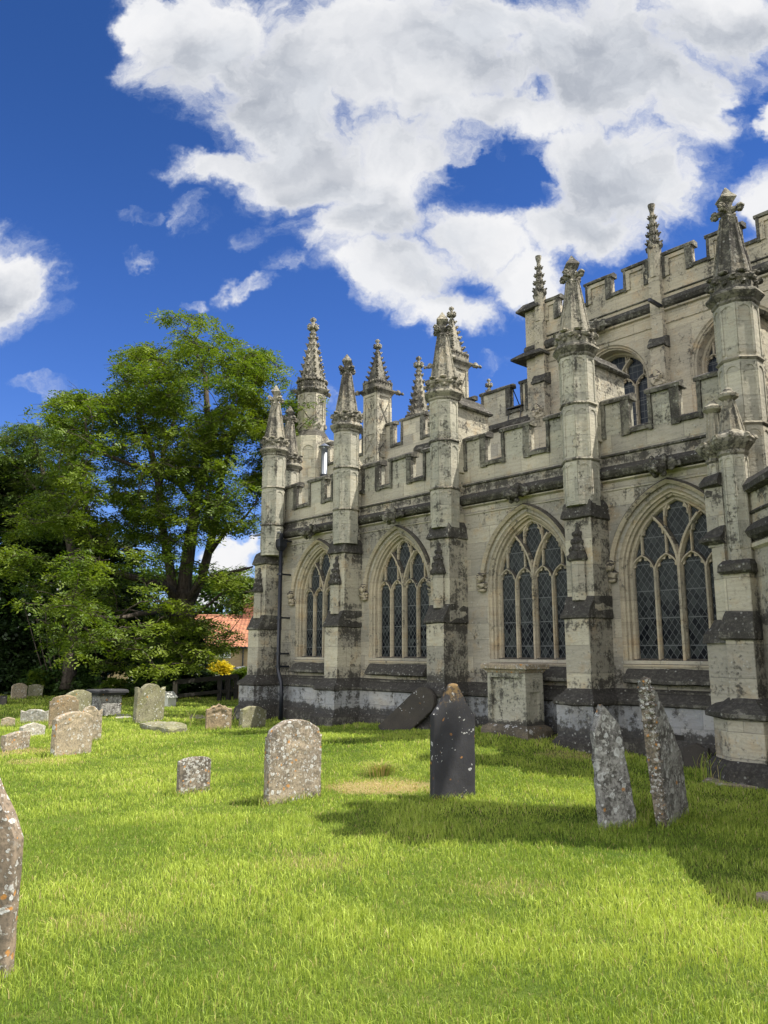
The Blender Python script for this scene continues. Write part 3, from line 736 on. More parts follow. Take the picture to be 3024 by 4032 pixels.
def buttress(s, w1=.225, niche=True):
    b = MB()
    e_ = 0
    b.box(s-w1, s+w1, -.02, .65, .97, 2.12); b.box(s-.25-e_, s+.25, -.021, .50, 2.12, 3.72); b.box(s-.19-e_*1.6, s+.19-e_*.6, -.022, .34, 3.72, 5.1)
    o = b.build('buttress', M['butt'], church, bevel=.012); root = o
    p = MB(); p.box(s-.33, s+.33, -.02, .80, .25, .79); x = p.build('plinth', M['plinth'], root, bevel=.01)
    p = MB(); p.loft([[(s-.38, 0, -.25), (s+.38, 0, -.25), (s+.38, .90, -.25), (s-.38, .90, -.25)], [(s-.37, 0, .25), (s+.37, 0, .25), (s+.37, .885, .25), (s-.37, .885, .25)], [(s-.335, 0, .31), (s+.335, 0, .31), (s+.335, .81, .31), (s-.335, .81, .31)]])
    x = p.build('plinth', M['crust'], root); rag(x, .014)
    p = MB()
    def ring(w, d, z): return [(s-w, 0, z), (s+w, 0, z), (s+w, d, z), (s-w, d, z)]
    p.loft([ring(.333, .80, .775), ring(.362, .835, .80), ring(.365, .838, .835), ring(.34, .81, .885), ring(.27, .71, .955), ring(.25, .685, .99), ring(.232, .66, 1.03)]); x = p.build('plinth_band', M['crust'], root); rag(x, .013)
    p = MB()
    p.loft([ring(.232, .655, 2.09), ring(.258, .69, 2.11), ring(.256, .688, 2.15), ring(.245, .62, 2.27), ring(.258, .57, 2.36), ring(.252, .515, 2.45)]); x = p.build('offset', M['crust'], root); rag(x, .016)
    p = MB()
    s -= e_*1.2
    p.loft([ring(.255, .51, 3.68), ring(.288, .56, 3.70), ring(.285, .56, 3.74), ring(.262, .52, 3.84), ring(.262, .50, 3.92), ring(.225, .48, 3.98), ring(.19, .40, 4.03)]); x = p.build('offset', M['crust'], root); rag(x, .014)
    s += e_*.7
    if niche:
        p = MB(); p.lathe(s, .50, [(.125, 2.38), (.125, 3.0)], 8)
        x = p.build('niche_shaft', M['butt'], root)
        p = MB(); p.lathe(s, .51, [(.14, 3.0), (.165, 3.03), (.15, 3.09), (.10, 3.22), (.065, 3.38), (.03, 3.54), (.01, 3.58)], 8)
        for lv in range(4):
            for i in range(8):
                a = i*math.pi/4+math.pi/8; r_ = .155-.034*lv; z = 3.06+.125*lv
                p.lump((s+r_*math.cos(a), .51+r_*math.sin(a), z), (.034, .034, .045), 1, .3, i+lv)
        p.lump((s, .51, 3.57), (.04, .04, .05), 1, .3, 4)
        x = p.build('niche_canopy', M['crust'], root)
    return root

BS = [9.95, 6.91, 3.82, .75]
for s in BS:
    buttress(s); turret({9.95: 9.70, 6.91: 6.83}.get(s, s))
# T0: a second turret on the end wall; T4
turret(10.85, dc=-.92, zb=0.); turret(-1.93, zb=2.)
# the piers that carry the turrets back over the aisle roof
for s, d1 in ((3.82, -.74), (.75, -.76), (-1.93, -.76)):
    p = MB(); p.box(s-.235, s+.235, d1, .28, 5.0, 6.36); x = p.build('pier', M['stone_pale'], church)
    c = MB(); c.extrude([(s-.33, 6.33), (s-.31, 6.30), (s+.31, 6.30), (s+.33, 6.33), (s+.10, 6.53), (s+.07, 6.60), (s, 6.64), (s-.07, 6.60), (s-.10, 6.53)], d1-.06, .15, 'd'); o = c.build('coping', M['coping'], x); rag(o, .012)
p = MB(); p.extrude([(-.3, 5.0), (.2, 5.0), (.2, 5.95), (.08, 5.9), (-.3, 5.45)], 6.91-.2, 6.91+.2); p.build('pier', M['stone_pale'], church)

# --- gargoyles
def gargoyle(s, d, z, sc=1., seed=0, mat='crust'):
    g = MB(); 
    g.lump((s, d+.02, z+.02), (.13*sc, .16*sc, .10*sc), 2, .35, seed)
    g.lump((s-.02*sc, d+.18*sc, z-.06*sc), (.11*sc, .13*sc, .10*sc), 2, .3, seed+1)       # head
    g.lump((s-.02*sc, d+.30*sc, z-.10*sc), (.07*sc, .07*sc, .06*sc), 2, .3, seed+2)       # muzzle
    for sg in (-1, 1):
        g.lump((s+sg*.10*sc, d+.13*sc, z+.06*sc), (.035*sc, .05*sc, .07*sc), 1, .3, seed+3)  # ears
        g.lump((s+sg*.17*sc, d+.05*sc, z+.0), (.10*sc, .05*sc, .085*sc), 2, .45, seed+5+sg)  # wings
        g.lump((s+sg*.06*sc, d+.12*sc, z-.16*sc), (.04*sc, .06*sc, .05*sc), 1, .3, seed+7)   # claws
    return g.build('gargoyle', M[mat], church, smooth=True)
for i, s in enumerate((-.58, 2.20, 5.42, 8.30)): gargoyle(s, .14, 4.40, 1.05, i*11, 'crust' if i in (0, 1) else 'coping')

# --- rainwater pipe
dp = MB(); dp.tube([(9.36, .30, 4.10), (9.36, .30, 1.22), (9.35, .30, 1.10), (9.22, .31, .86), (9.19, .31, .74), (9.19, .31, .55), (9.19, .31, -.02)], .048, 10)
dpo = dp.build('downpipe', M['iron'], church, smooth=True)
hp = MB(); hp.lathe(9.36, .30, [(.05, 4.00), (.09, 4.08), (.10, 4.10), (.10, 4.24), (.11, 4.25), (.11, 4.28)], 4); hp.box(9.31, 9.41, .02, .33, 4.24, 4.27); hp.box(9.33, 9.40, .26, .33, 4.27, 4.44); hp.build('hopper', M['iron'], dpo)
for z in (3.4, 2.35, 1.5, 1.2):
    k = MB(); k.lathe(9.36, .30, [(.06, z), (.06, z+.06)], 10); k.box(9.34, 9.38, 0, .26, z+.01, z+.05); k.box(9.41, 9.50, .28, .31, z+.01, z+.05); k.build('bracket', M['iron'], dpo)
k = MB(); k.lathe(9.19, .31, [(.06, .56), (.06, .62)], 10); k.box(9.24, 9.33, .29, .32, .57, .61); k.build('bracket', M['iron'], dpo)
gu = MB(); gu.tube([(9.38, .32, 4.46), (10.05, .62, 4.42)], .032, 6); gu.build('overflow_spout', M['lead'], church)

# --- nave clerestory
ND = -4.
na = [Arch(2.75, .86, .93, 6.0, 7.42), Arch(-.13, .86, .93, 6.0, 7.42), Arch(-3.1, .86, .93, 6.0, 7.42)]
nw = MB()
for a, lo, hi in zip(na, (1.31, -1.65, -4.7), (4.9, 1.31, -1.65)): wall_bay(nw, lo, hi, 4.8, 9.64, a, ND, .115)
nw.add([(-12, ND, 4.8), (-4.7, ND, 4.8), (-4.7, ND, 9.64), (-12, ND, 9.64)], [(0, 1, 2, 3)])
nw.add([(4.9, ND, 0), (4.9, ND-6, 0), (4.9, ND-6, 9.7), (4.9, ND, 9.7)], [(0, 1, 2, 3)])
nw.add([(-12, ND-6, 0), (4.9, ND-6, 0), (4.9, ND-6, 9.7), (-12, ND-6, 9.7)], [(0, 1, 2, 3)])
nw.add([(-12, ND, 0), (-12, ND-6, 0), (-12, ND-6, 9.7), (-12, ND, 9.7)], [(0, 1, 2, 3)])
nw.build('nave_wall', M['nave'], church)
for a in na[:2]: make_window(a, ND, lights=4, depth=.42, hood=False, sq=True)
nr = MB(); nr.add([(-12, ND-.4, 9.5), (4.9, ND-.4, 9.5), (4.9, ND-5.6, 9.5), (-12, ND-5.6, 9.5)], [(0, 1, 2, 3)]); nr.build('nave_roof', M['lead'], church)
nmerl = [(4.0, 4.45), (2.56, 3.22), (1.60, 2.22), (.63, 1.28), (-.40, .29), (-1.5, -.73), (-2.6, -1.85), (-3.7, -2.95), (-4.8, -4.05), (-5.9, -5.15), (-7, -6.25)]
parapet('nave_parapet', nmerl, -12, 4.9, ND, 9.68, 10.17, M['nave'], .2)
for lo, hi in nmerl[:8]:   # raised frame of each panelled merlon
    pm = MB(); pm.box(lo+.05, lo+.14, ND, ND+.035, 9.6, 10.05); pm.box(hi-.14, hi-.05, ND, ND+.035, 9.6, 10.05); pm.box(lo+.14, hi-.14, ND, ND+.034, 9.97, 10.05); pm.build('merlon_panel', M['nave'], church)
fr = MB()   # far parapet seen beyond the roof
for lo in np.arange(-11, 4.4, 1.15): fr.box(lo, lo+.75, ND-6, ND-5.7, 9.7, 10.3)
fr.build('far_parapet', M['nave'], church)
cc = MB(); cc.extrude([(ND, 8.86), (ND+.10, 8.90), (ND+.15, 8.97), (ND+.13, 9.03), (ND+.07, 9.09), (ND, 9.12)], -12, 4.98); o = cc.build('cornice', M['crust'], church); rag(o, .02)
cc = MB(); cc.extrude([(ND, 8.80), (ND+.06, 8.82), (ND+.07, 8.855), (ND, 8.862)], -12, 4.94); cc.extrude([(ND, 8.52), (ND+.025, 8.53), (ND+.02, 8.55), (ND, 8.555)], -12, 4.92); cc.build('string_course', M['nave'], church)
cc = MB(); cc.extrude([(ND, 9.19), (ND+.035, 9.205), (ND+.03, 9.225), (ND, 9.235)], -12, 4.93); cc.build('string_course', M['coping'], church)

def crocket_spire(mb, cx, cy, z0, z1, r0, n=8, rows=7, cr=.05, rot=None, r1=.05):
    rot_ = math.pi/n if rot is None else rot
    mb.lathe(cx, cy, [(r0, z0), (r1, z1)], n, rot=rot)
    for j in range(rows):
        t = (j+.45)/rows; r = (r0+(r1-r0)*t)/math.cos(math.pi/n); z = z0+(z1-z0)*t; c_ = cr*(1-.35*t)
        for i in range(n):
            a = rot_+2*math.pi*i/n
            mb.lump((cx+(r+c_*.35)*math.cos(a), cy+(r+c_*.35)*math.sin(a), z), (c_*.75, c_*.75, c_*.75), 1, .3, i+j)
            mb.lump((cx+(r+c_*1.1)*math.cos(a), cy+(r+c_*1.1)*math.sin(a), z+c_*.55), (c_*.5, c_*.5, c_*.45), 0, .3, i+j)
def leafy_finial(mb, cx, cy, z, sc=1.):
    mb.lathe(cx, cy, [(.05*sc, z-.02), (.075*sc, z+.02*sc), (.045*sc, z+.05*sc), (.05*sc, z+.14*sc), (.08*sc, z+.2*sc), (.04*sc, z+.25*sc), (.04*sc, z+.3*sc), (.055*sc, z+.36*sc), (.02*sc, z+.42*sc)], 8)
    for i in range(8):
        a = i*math.pi/4
        mb.lump((cx+.095*sc*math.cos(a), cy+.095*sc*math.sin(a), z+.16*sc), (.042*sc, .042*sc, .05*sc), 1, .3, i)
        mb.lump((cx+.11*sc*math.cos(a), cy+.11*sc*math.sin(a), z+.22*sc), (.03*sc, .03*sc, .03*sc), 0, .3, i)
        if i % 2: mb.lump((cx+.045*sc*math.cos(a), cy+.045*sc*math.sin(a), z+.36*sc), (.03*sc, .03*sc, .045*sc), 1, .3, i)

# nave pilasters with small crocketed pinnacles
for s in (4.51, 1.43, -1.65, -4.73):
    p = MB(); p.box(s-.16, s+.16, ND-.01, ND+.24, 5.2, 8.02); p.box(s-.13, s+.13, ND-.012, ND+.17, 8.0, 9.62)
    p.lathe(s, ND+.06, [(.135, 9.6), (.135, 10.34)], 8)
    x = p.build('pilaster', M['nave'], church)
    q = MB(); q.extrude([(ND, 7.98), (ND+.30, 7.98), (ND+.30, 8.03), (ND+.24, 8.08), (ND+.24, 8.12), (ND+.16, 8.22), (ND, 8.26)], s-.19, s+.19); o = q.build('offset', M['crust'], x); rag(o, .016)
    q = MB()
    for i in range(4): 
        a = i*math.pi/2; q.lump((s+.14*math.cos(a), ND+.06+.14*math.sin(a), 10.33), (.06, .06, .09), 1, .25, i)
    crocket_spire(q, s, ND+.06, 10.34, 11.15, .115, 8, 4, .055, r1=.045)
    q.lathe(s, ND+.06, [(.04, 11.12), (.045, 11.2), (.07, 11.3), (.075, 11.36), (.03, 11.38)], 8)
    o = q.build('pinnacle', M['spire'], x)
    q = MB(); q.lump((s, ND+.30, 7.25), (.16, .14, .16), 2, .35, 2); q.lathe(s, ND+.22, [(.05, 6.9), (.15, 7.15), (.16, 7.2)], 8); q.build('corbel', M['nave'], x)
q = MB(); q.box(4.6, 4.95, ND-.4, ND+.1, 0, 10.0); q.build('pilaster', M['nave'], church)
for z, w in ((8.72, .24), (9.98, .12)):
    q = MB(); q.loft([[(4.55-w, ND-.45, z), (5.02+w, ND-.45, z), (5.02+w, ND+.12+w, z), (4.55-w, ND+.12+w, z)], [(4.55-w, ND-.45, z+.05), (5.02+w, ND-.45, z+.05), (5.02+w, ND+.12+w, z+.05), (4.55-w, ND+.12+w, z+.05)], [(4.55, ND-.45, z+.22), (5.0, ND-.45, z+.22), (5.0, ND+.12, z+.22), (4.55, ND+.12, z+.22)]]); o = q.build('offset', M['crust'], church); rag(o, .015)
gargoyle(2.95, ND+.14, 8.92, 1.2, 40, 'coping')
q = MB(); q.extrude([(1.30, 8.86), (1.36, 8.86), (1.36, 8.93), (1.30, 8.93)], ND+.1, ND+.62, 'd'); q.build('overflow_spout', M['iron'], church)

# --- chancel
CD = -4.02
cw = MB(); cw.box(4.9, 14.0, -9.2, CD, 0, 7.54); cw.build('chancel_wall', M['stone_pale'], church)
cmerl = [(4.96, 5.24), (5.58, 6.53), (6.87, 7.75), (8.68, 9.61), (9.95, 10.86), (11.05, 11.37), (11.8, 12.25), (13.05, 13.5)]
parapet('chancel_parapet', cmerl, 4.9, 14, CD, 7.60, 8.29, M['stone_pale'], .17, zbase=7.5)
cb = MB()
for lo in np.arange(5.2, 13.6, 1.25): cb.box(lo, lo+.85, -9.2, -8.9, 7.5, 8.25)
for lo in np.arange(-8.6, -4.6, 1.15): cb.box(13.7, 14.0, lo, lo+.75, 7.5, 8.6)
cb.extrude([(-9.2, 7.5), (CD, 7.5), (-6.6, 9.3)], 13.75, 14.0)
cb.build('far_parapet', M['stone_pale'], church)
st = MB(); st.extrude([(CD, 7.12), (CD+.14, 7.18), (CD+.14, 7.24), (CD+.04, 7.34), (CD, 7.36)], 4.9, 9.0); o = st.build('cornice', M['crust'], church); rag(o, .02)
aw2 = Arch(5.25, .42, .55, 5.6, 6.35); h = MB()
h.sweep(aw2.outline(.12, 10), [(-.04, CD), (-.04, CD+.07), (.04, CD+.07), (.04, CD)]); h.sweep(aw2.outline(.02, 10), [(-.03, CD), (-.03, CD+.03), (.03, CD+.03), (.03, CD)])
x = h.build('window', M['dressed'], church); g = MB(); ol = aw2.outline(0, 10); g.add([(a, CD+.01, b) for a, b in ol], [tuple(range(len(ol)))]); g.build('leaded_glass', M['glass_sq'], x)

def square_pinnacle(s, d, z0=5.0, zc=9.25, tip=11.03, hw=.29):
    p = MB(); p.box(s-hw, s+hw, d-hw, d+hw, z0, zc); sh = p.build('pinnacle', M['stone_pale'], church)
    f = MB()   # traceried panel: frame, saltire, arch
    for ax in (0, 1):
        def Q(u0, u1, za, zb, pr=.03):
            if ax == 0: f.box(s+u0, s+u1, d+hw, d+hw+pr, za, zb)
            else: f.box(s-hw-pr, s-hw, d+u0, d+u1, za, zb)
        Q(-hw, -hw*.72, z0, zc-.02); Q(hw*.72, hw, z0, zc-.02); Q(-hw*.72, hw*.72, zc-.12, zc-.02, .029); Q(-hw*.72, hw*.72, zc-1.3, zc-1.2, .029); Q(-hw*.72, hw*.72, zc-2.0, zc-1.9, .029)
        for z1 in (zc-.66, zc-1.56):
            for sg in (-1, 1):
                pts = [(sg*-hw*.72, z1-.4 if z1 > zc-1 else z1-.28), (sg*hw*.72, z1+.4 if z1 > zc-1 else z1+.28)]
                n_ = [(s+a, d+hw+.012, b) if ax == 0 else (s-hw-.012, d+a, b) for a, b in pts]; f.tube(n_, .022, 4)
    f.build('panel_tracery', M['stone_pale'], sh)
    c = MB(); rg = lambda w, z: [(s-w, d-w, z), (s+w, d-w, z), (s+w, d+w, z), (s-w, d+w, z)]
    c.loft([rg(hw+.02, zc-.06), rg(hw+.05, zc), rg(hw+.12, zc+.07), rg(hw+.13, zc+.11), rg(hw+.03, zc+.16), rg(hw+.03, zc+.32), rg(hw-.03, zc+.33)])
    for i in range(6):
        u = -hw+.02+i*(2*hw-.04)/5
        for a, b in ((u, hw+.03), (u, -hw-.03), (hw+.03, u), (-hw-.03, u)): c.lump((s+a, d+b, zc+.34), (.045, .045, .055), 1, .2, i)
    for a in (-1, 1):
        for b in (-1, 1): c.lump((s+a*(hw+.15), d+b*(hw+.15), zc+.06), (.09, .09, .075), 1, .3, a+b); c.lump((s+a*(hw+.24), d+b*(hw+.24), zc+.02), (.05, .05, .045), 1, .3, a+b)
    o = c.build('turret_cap', M['spire'], sh)
    q = MB(); crocket_spire(q, s, d, zc+.33, tip-.36, hw-.06, 4, 7, .075, rot=math.pi/4, r1=.035); leafy_finial(q, s, d, tip-.40, 1.)
    q.build('spire', M['spire'], sh)
def octagon_pinnacle(s, d, z0=0., zr=8.5, zc=10.1, tip=12.9):
    p = MB(); p.lathe(s, d, [(.60, z0), (.60, zr), (.60, zr+.05), (.50, zr+.22), (.42, zr+.30), (.42, zc)], 8)
    sh = p.build('pinnacle', M['stone_pale'], church)
    f = MB(); blind_arches(f, s, d, .42, zr+.62, zc-.04, rib=.035); blind_arches(f, s, d, .60, zr-1.6, zr-.25, rib=.035)
    for i in range(8):
        a = i*math.pi/4; f.lump((s+.43*math.cos(a), d+.43*math.sin(a), zr+.46), (.09, .09, .09), 1, .3, i)
    f.build('panel_tracery', M['stone_pale'], sh)
    c = MB(); c.lathe(s, d, [(.43, zc-.04), (.50, zc+.06), (.54, zc+.13), (.46, zc+.18), (.46, zc+.42), (.48, zc+.43), (.38, zc+.46)], 8)
    for i in range(8):
        a = math.pi/8+i*math.pi/4; c.lump((s+.58*math.cos(a), d+.58*math.sin(a), zc+.08), (.085, .085, .08), 1, .3, i)
        for j in (-1, 0, 1):
            b = a+math.pi/8+j*.26; c.lump((s+.49*math.cos(b), d+.49*math.sin(b), zc+.45), (.06, .06, .06), 1, .2, i)
            c.lump((s+.475*math.cos(b), d+.475*math.sin(b), zc+.28), (.045, .045, .05), 0, .2, i)
    c.build('turret_cap', M['spire'], sh)
    q = MB(); crocket_spire(q, s, d, zc+.42, tip-.62, .38, 8, 7, .085, r1=.085)
    q.lathe(s, d, [(.085, tip-.66), (.13, tip-.60), (.08, tip-.55), (.09, tip-.5)], 8); leafy_finial(q, s, d, tip-.62, 1.5)
    q.build('spire', M['spire'], sh)
square_pinnacle(10.6, -3.95); square_pinnacle(7.5, -3.95); square_pinnacle(10.6, -9.2)
octagon_pinnacle(14.0, -4.0); octagon_pinnacle(14.1, -9.2, zr=8.4, zc=10.0, tip=12.9)
q = MB()      # small gabled buttress head at the foot of the great corner pinnacle
q.box(14.2, 14.62, -3.5, -3.1, 0, 7.35); q.extrude([(14.15, 7.3), (14.67, 7.3), (14.41, 7.75)], -3.55, -3.05, 'd'); q.lump((14.41, -3.3, 7.95), (.1, .1, .16), 1, .3, 2); q.lump((14.41, -3.3, 7.78), (.17, .17, .1), 1, .4, 5)
q.build('buttress', M['stone_pale'], church)
q = MB()      # gable cross
cs, cd, cz = 14.15, -6.6, 9.3
q.box(cs-.05, cs+.05, cd-.06, cd+.06, cz, cz+1.05)
q.box(cs-.05, cs+.05, cd-.36, cd+.36, cz+.57, cz+.68)
for a, b in ((0, 1.1), (.38, .625), (-.38, .625)):
    for k in ((0, .09), (.09, 0), (-.09, 0)): q.lump((cs, cd+a+k[0], cz+b+k[1]*.8), (.06, .07, .07), 1, .2, 1)
for i in range(12):
    a0, a1 = i*math.pi/6, (i+1)*math.pi/6
    q.tube([(cs, cd+.22*math.cos(a0), cz+.625+.22*math.sin(a0)), (cs, cd+.22*math.cos(a1), cz+.625+.22*math.sin(a1))], .03, 5)
q.build('gable_cross', M['spire'], church)
q = MB(); q.lathe(10.02, -1.5, [(.085, 4.9), (.085, 7.02)], 16); fl = q.build('flue', M['steel'], church, smooth=True)
q = MB(); q.lathe(10.02, -1.5, [(.15, 7.06), (.17, 7.07), (.02, 7.17), (.005, 7.18)], 16); q.lathe(10.02, -1.5, [(.06, 7.0), (.06, 7.08)], 8); q.build('cowl', M['steel'], fl)
q = MB(); q.lathe(10.02, -1.5, [(.10, 6.25), (.10, 6.30)], 16); q.build('collar', M['iron'], fl)
q = MB()      # iron access ladder hooked over a crenel of the chancel parapet
for a, b in ((5.60, 5.22),):
    for s_ in (a, b):
        q.tube([(s_+.06, CD+.08, 7.15), (s_, CD-.1, 8.25)], .014, 5); q.tube([(s_, CD-.1, 8.25), (s_-.1, CD-.5, 7.4)], .014, 5)
    q.tube([(a, CD, 7.62), (b, CD, 7.62)], .014, 5); q.box(b-.05, a+.05, CD-.25, CD+.1, 7.62, 7.65)
q.build('roof_ladder', M['iron'], church)

# --- the low canted vestry on the right with its clustered corner buttress
def ringp(cx, cy, w, d0, d1, z): return [(cx-w, d0, z), (cx+w, d0, z), (cx+w, d1, z), (cx-w, d1, z)]
C0 = (-2.12, .88)
def wl(X, Y): return to_sd(X, Y)
w0 = C0; wx, wy = to_world(*C0)
w1 = wl(wx-.18, wy-2.2); w2 = wl(wx-.45, wy-4.9)
v = MB(); foot = [(-1.5, .05), (-1.52, .60), (-1.66, .88), w0, w1, w2, (w2[0]-3.5, w2[1]-1.2), (-5.5, -.1)]
v.extrude(foot, -.1, 3.62, 'z'); ve = v.build('vestry_wall', M['butt'], church)
def offs(pts, e):
    out = []; n = len(pts); cx = sum(p[0] for p in pts)/n; cy = sum(p[1] for p in pts)/n
    for i, p in enumerate(pts):
        a, b = pts[i-1], pts[(i+1) % n]
        t1 = Vector((p[0]-a[0], p[1]-a[1])).normalized(); t2 = Vector((b[0]-p[0], b[1]-p[1])).normalized()
        n1_, n2_ = Vector((t1.y, -t1.x)), Vector((t2.y, -t2.x)); m_ = (n1_+n2_); m_ = m_/max(m_.length_squared/2, .3)
        if (Vector((p[0]-cx, p[1]-cy))).dot(m_) < 0 and True: pass
        out.append((p[0]+m_.x*e*SGN, p[1]+m_.y*e*SGN))
    return out
area = sum(foot[i][0]*foot[(i+1) % len(foot)][1]-foot[(i+1) % len(foot)][0]*foot[i][1] for i in range(len(foot)))
SGN = 1 if area > 0 else -1
def band(name, prof, mat, parent, r=.012):
    b = MB(); b.loft([[(x, y, z) for x, y in offs(foot, e)] for e, z in prof]); o = b.build(name, mat, parent); rag(o, r); return o
band('coping', [(.03, 3.60), (.10, 3.63), (.11, 3.70), (.03, 3.80), (-.3, 3.84)], M['crust'], ve, .015)
band('cornice', [(.01, 2.98), (.09, 3.03), (.12, 3.09), (.09, 3.15), (.01, 3.22)], M['crust'], ve, .018)
band('string_course', [(.005, 3.33), (.03, 3.35), (.005, 3.38)], M['coping'], ve, .005)
band('string_course', [(.005, 2.87), (.05, 2.90), (.05, 2.95), (.005, 2.97)], M['stone_pale'], ve, .004)
band('plinth', [(.10, .25), (.10, .78), (.09, .8)], M['stone_pale'], ve, .005)
band('plinth', [(.20, -.2), (.19, .22), (.11, .3)], M['crust'], ve, .014)
band('plinth_band', [(.10, .77), (.16, .80), (.165, .85), (.10, .92), (.03, .99), (.01, 1.03)], M['crust'], ve, .014)

def b4():
    s, d = -1.97, 1.17
    b = MB()
    b.extrude([(-1.80, .6), (-1.80, d), (-2.15, d), (-2.2, .6)], .9, 1.76, 'z')
    b.extrude([(-1.79, .6), (-1.79, 1.08), (-2.13, 1.08), (-2.18, .6)], 1.76, 2.62, 'z')
    b.extrude([(-1.50, .4), (-1.60, .93), (-1.83, 1.06), (-1.83, .5)], .9, 3.05, 'z')
    b.extrude([(-1.40, .4), (-1.46, .97), (-1.80, 1.10), (-1.82, .5)], .9, 1.72, 'z')
    root = b.build('buttress', M['butt'], church, bevel=.012)
    p = MB(); p.loft([[(-1.36, .4, 1.69), (-1.42, 1.01, 1.69), (-1.82, 1.14, 1.69), (-1.82, .5, 1.69)], [(-1.38, .4, 1.80), (-1.44, 1.0, 1.80), (-1.82, 1.12, 1.80), (-1.82, .5, 1.80)], [(-1.50, .4, 2.0), (-1.58, .93, 2.0), (-1.82, 1.02, 2.0), (-1.82, .5, 2.0)]]); o = p.build('offset', M['crust'], root); rag(o, .02)
    p = MB(); p.extrude([(-1.42, .4), (-1.50, 1.02), (-1.80, 1.27), (-2.24, 1.30), (-2.36, .8)], .25, .78, 'z'); p.build('plinth', M['stone_pale'], root, bevel=.01)
    def rr(e, z): return [(-1.40+e, .3, z), (-1.48+e, 1.04+e, z), (-1.79+e*.4, 1.30+e, z), (-2.25-e, 1.33+e, z), (-2.45-e, .8, z)]
    p = MB(); p.loft([rr(.0, .765), rr(.05, .79), rr(.055, .84), rr(.0, .90), rr(-.09, .97), rr(-.12, 1.02)]); o = p.build('plinth_band', M['crust'], root); rag(o, .016)
    p = MB(); p.loft([rr(.07, -.3), rr(.06, .18), rr(.01, .28)]); o = p.build('plinth', M['crust'], root); rag(o, .018)
    def r2(w, da, z, c=-1.97): return [(c+w, .6, z), (c+w, da, z), (c-w, da, z), (c-w, .6, z)]
    p = MB(); p.loft([r2(.20, 1.20, 1.73), r2(.215, 1.235, 1.75), r2(.215, 1.235, 1.83), r2(.19, 1.16, 2.02), r2(.17, 1.10, 2.09)]); o = p.build('offset', M['crust'], root); rag(o, .014)
    p = MB(); p.loft([r2(.20, 1.12, 2.57), r2(.215, 1.16, 2.60), r2(.205, 1.15, 2.69), r2(.17, 1.06, 2.75)]); o = p.build('offset', M['crust'], root); rag(o, .014)
    def turr(c, dd, ap, zb, zn, zs, tip, nm):
        q = MB(); q.lathe(c, dd, [(ap, zb), (ap, zn)], 8); blind_arches(q, c, dd, ap, zb+.3, zn-.03, rib=.012); x = q.build(nm, M['shaft'], root)
        q = MB(); q.lathe(c, dd, [(ap+.005, zn-.03), (ap+.03, zn), (ap+.02, zn+.04), (ap+.10, zn+.14), (ap+.12, zn+.19), (ap+.10, zn+.23), (ap+.02, zn+.28), (ap-.01, zs)], 8)
        for i in range(8):
            a = math.pi/8+i*math.pi/4; q.lump((c+(ap+.11)*math.cos(a), dd+(ap+.11)*math.sin(a), zn+.21), (.05, .05, .045), 1, .3, i)
        o = q.build('turret_cap', M['spire'], x); rag(o, .008)
        q = MB(); q.lathe(c, dd, [(ap-.01, zs-.02), (.062, tip-.16)], 8)
        for i in range(8):
            a = math.pi/8+i*math.pi/4; q.tube([(c+(ap)*math.cos(a), dd+(ap)*math.sin(a), zs-.01), (c+.066*math.cos(a), dd+.066*math.sin(a), tip-.16)], [.018, .012], 5)
        q.lathe(c, dd, [(.06, tip-.17), (.125, tip-.12), (.13, tip-.08), (.06, tip-.03), (.05, tip), (.02, tip+.02)], 10)
        o = q.build('spire', M['spire'], x); rag(o, .005)
    turr(-1.98, .92, .155, 2.6, 4.15, 4.47, 5.06, 'turret_shaft'); turr(-1.70, .80, .105, 3.0, 4.12, 4.38, 4.97, 'turret_shaft')
    p = MB(); p.extrude([(-1.55, .5), (-1.57, .95), (-1.84, 1.02), (-1.84, .5)], 2.95, 3.78, 'z'); p.build('niche', M['butt'], root)
    def r3(e, z): return [(-1.48+e, .4, z), (-1.52+e, .97+e, z), (-1.83+e*.3, 1.10+e, z), (-1.86, .5, z)]
    p = MB(); p.loft([r3(-.02, 2.98), r3(.04, 3.02), r3(.05, 3.06), r3(.0, 3.10), r3(-.06, 3.22)]); o = p.build('offset', M['crust'], root); rag(o, .014)
    p = MB(); p.loft([r3(-.05, 3.74), r3(.01, 3.77), r3(.01, 3.82), r3(-.05, 3.92)]); o = p.build('offset', M['crust'], root); rag(o, .012)
b4()

# unseen turret and block, added at the right to cast the lawn shadow
def shadow_turret():
    c = to_sd(5.95, 6.85); q = MB(); q.lathe(c[0], c[1], [(.95, 0), (.95, .3), (.82, .4), (.80, 9.3), (.90, 9.4), (.80, 9.5), (.80, 9.9)], 8)
    x = q.build('shadow_turret', M['stone'], church)
    q = MB(); k = .82
    for i in range(8):
        a = i*math.pi/4; px, py = c[0]+k*math.cos(a), c[1]+k*math.sin(a); q.lump((px, py, 10.1), (.2, .2, .3), 0, 0, 1)
    q.lathe(c[0], c[1], [(.55, 9.9), (.08, 11.3)], 8); finial_cross(q, c[0], c[1], 11.2, .9); q.build('spire', M['spire'], x)
    p = MB(); p.extrude([(c[0]+.3, c[1]-.6), (c[0]-3.2, c[1]-.6), (c[0]-3.2, c[1]-3.5), (c[0]+.3, c[1]-3.5)], 0, 7.6, 'z'); p.build('shadow_block', M['stone'], church)
shadow_turret()

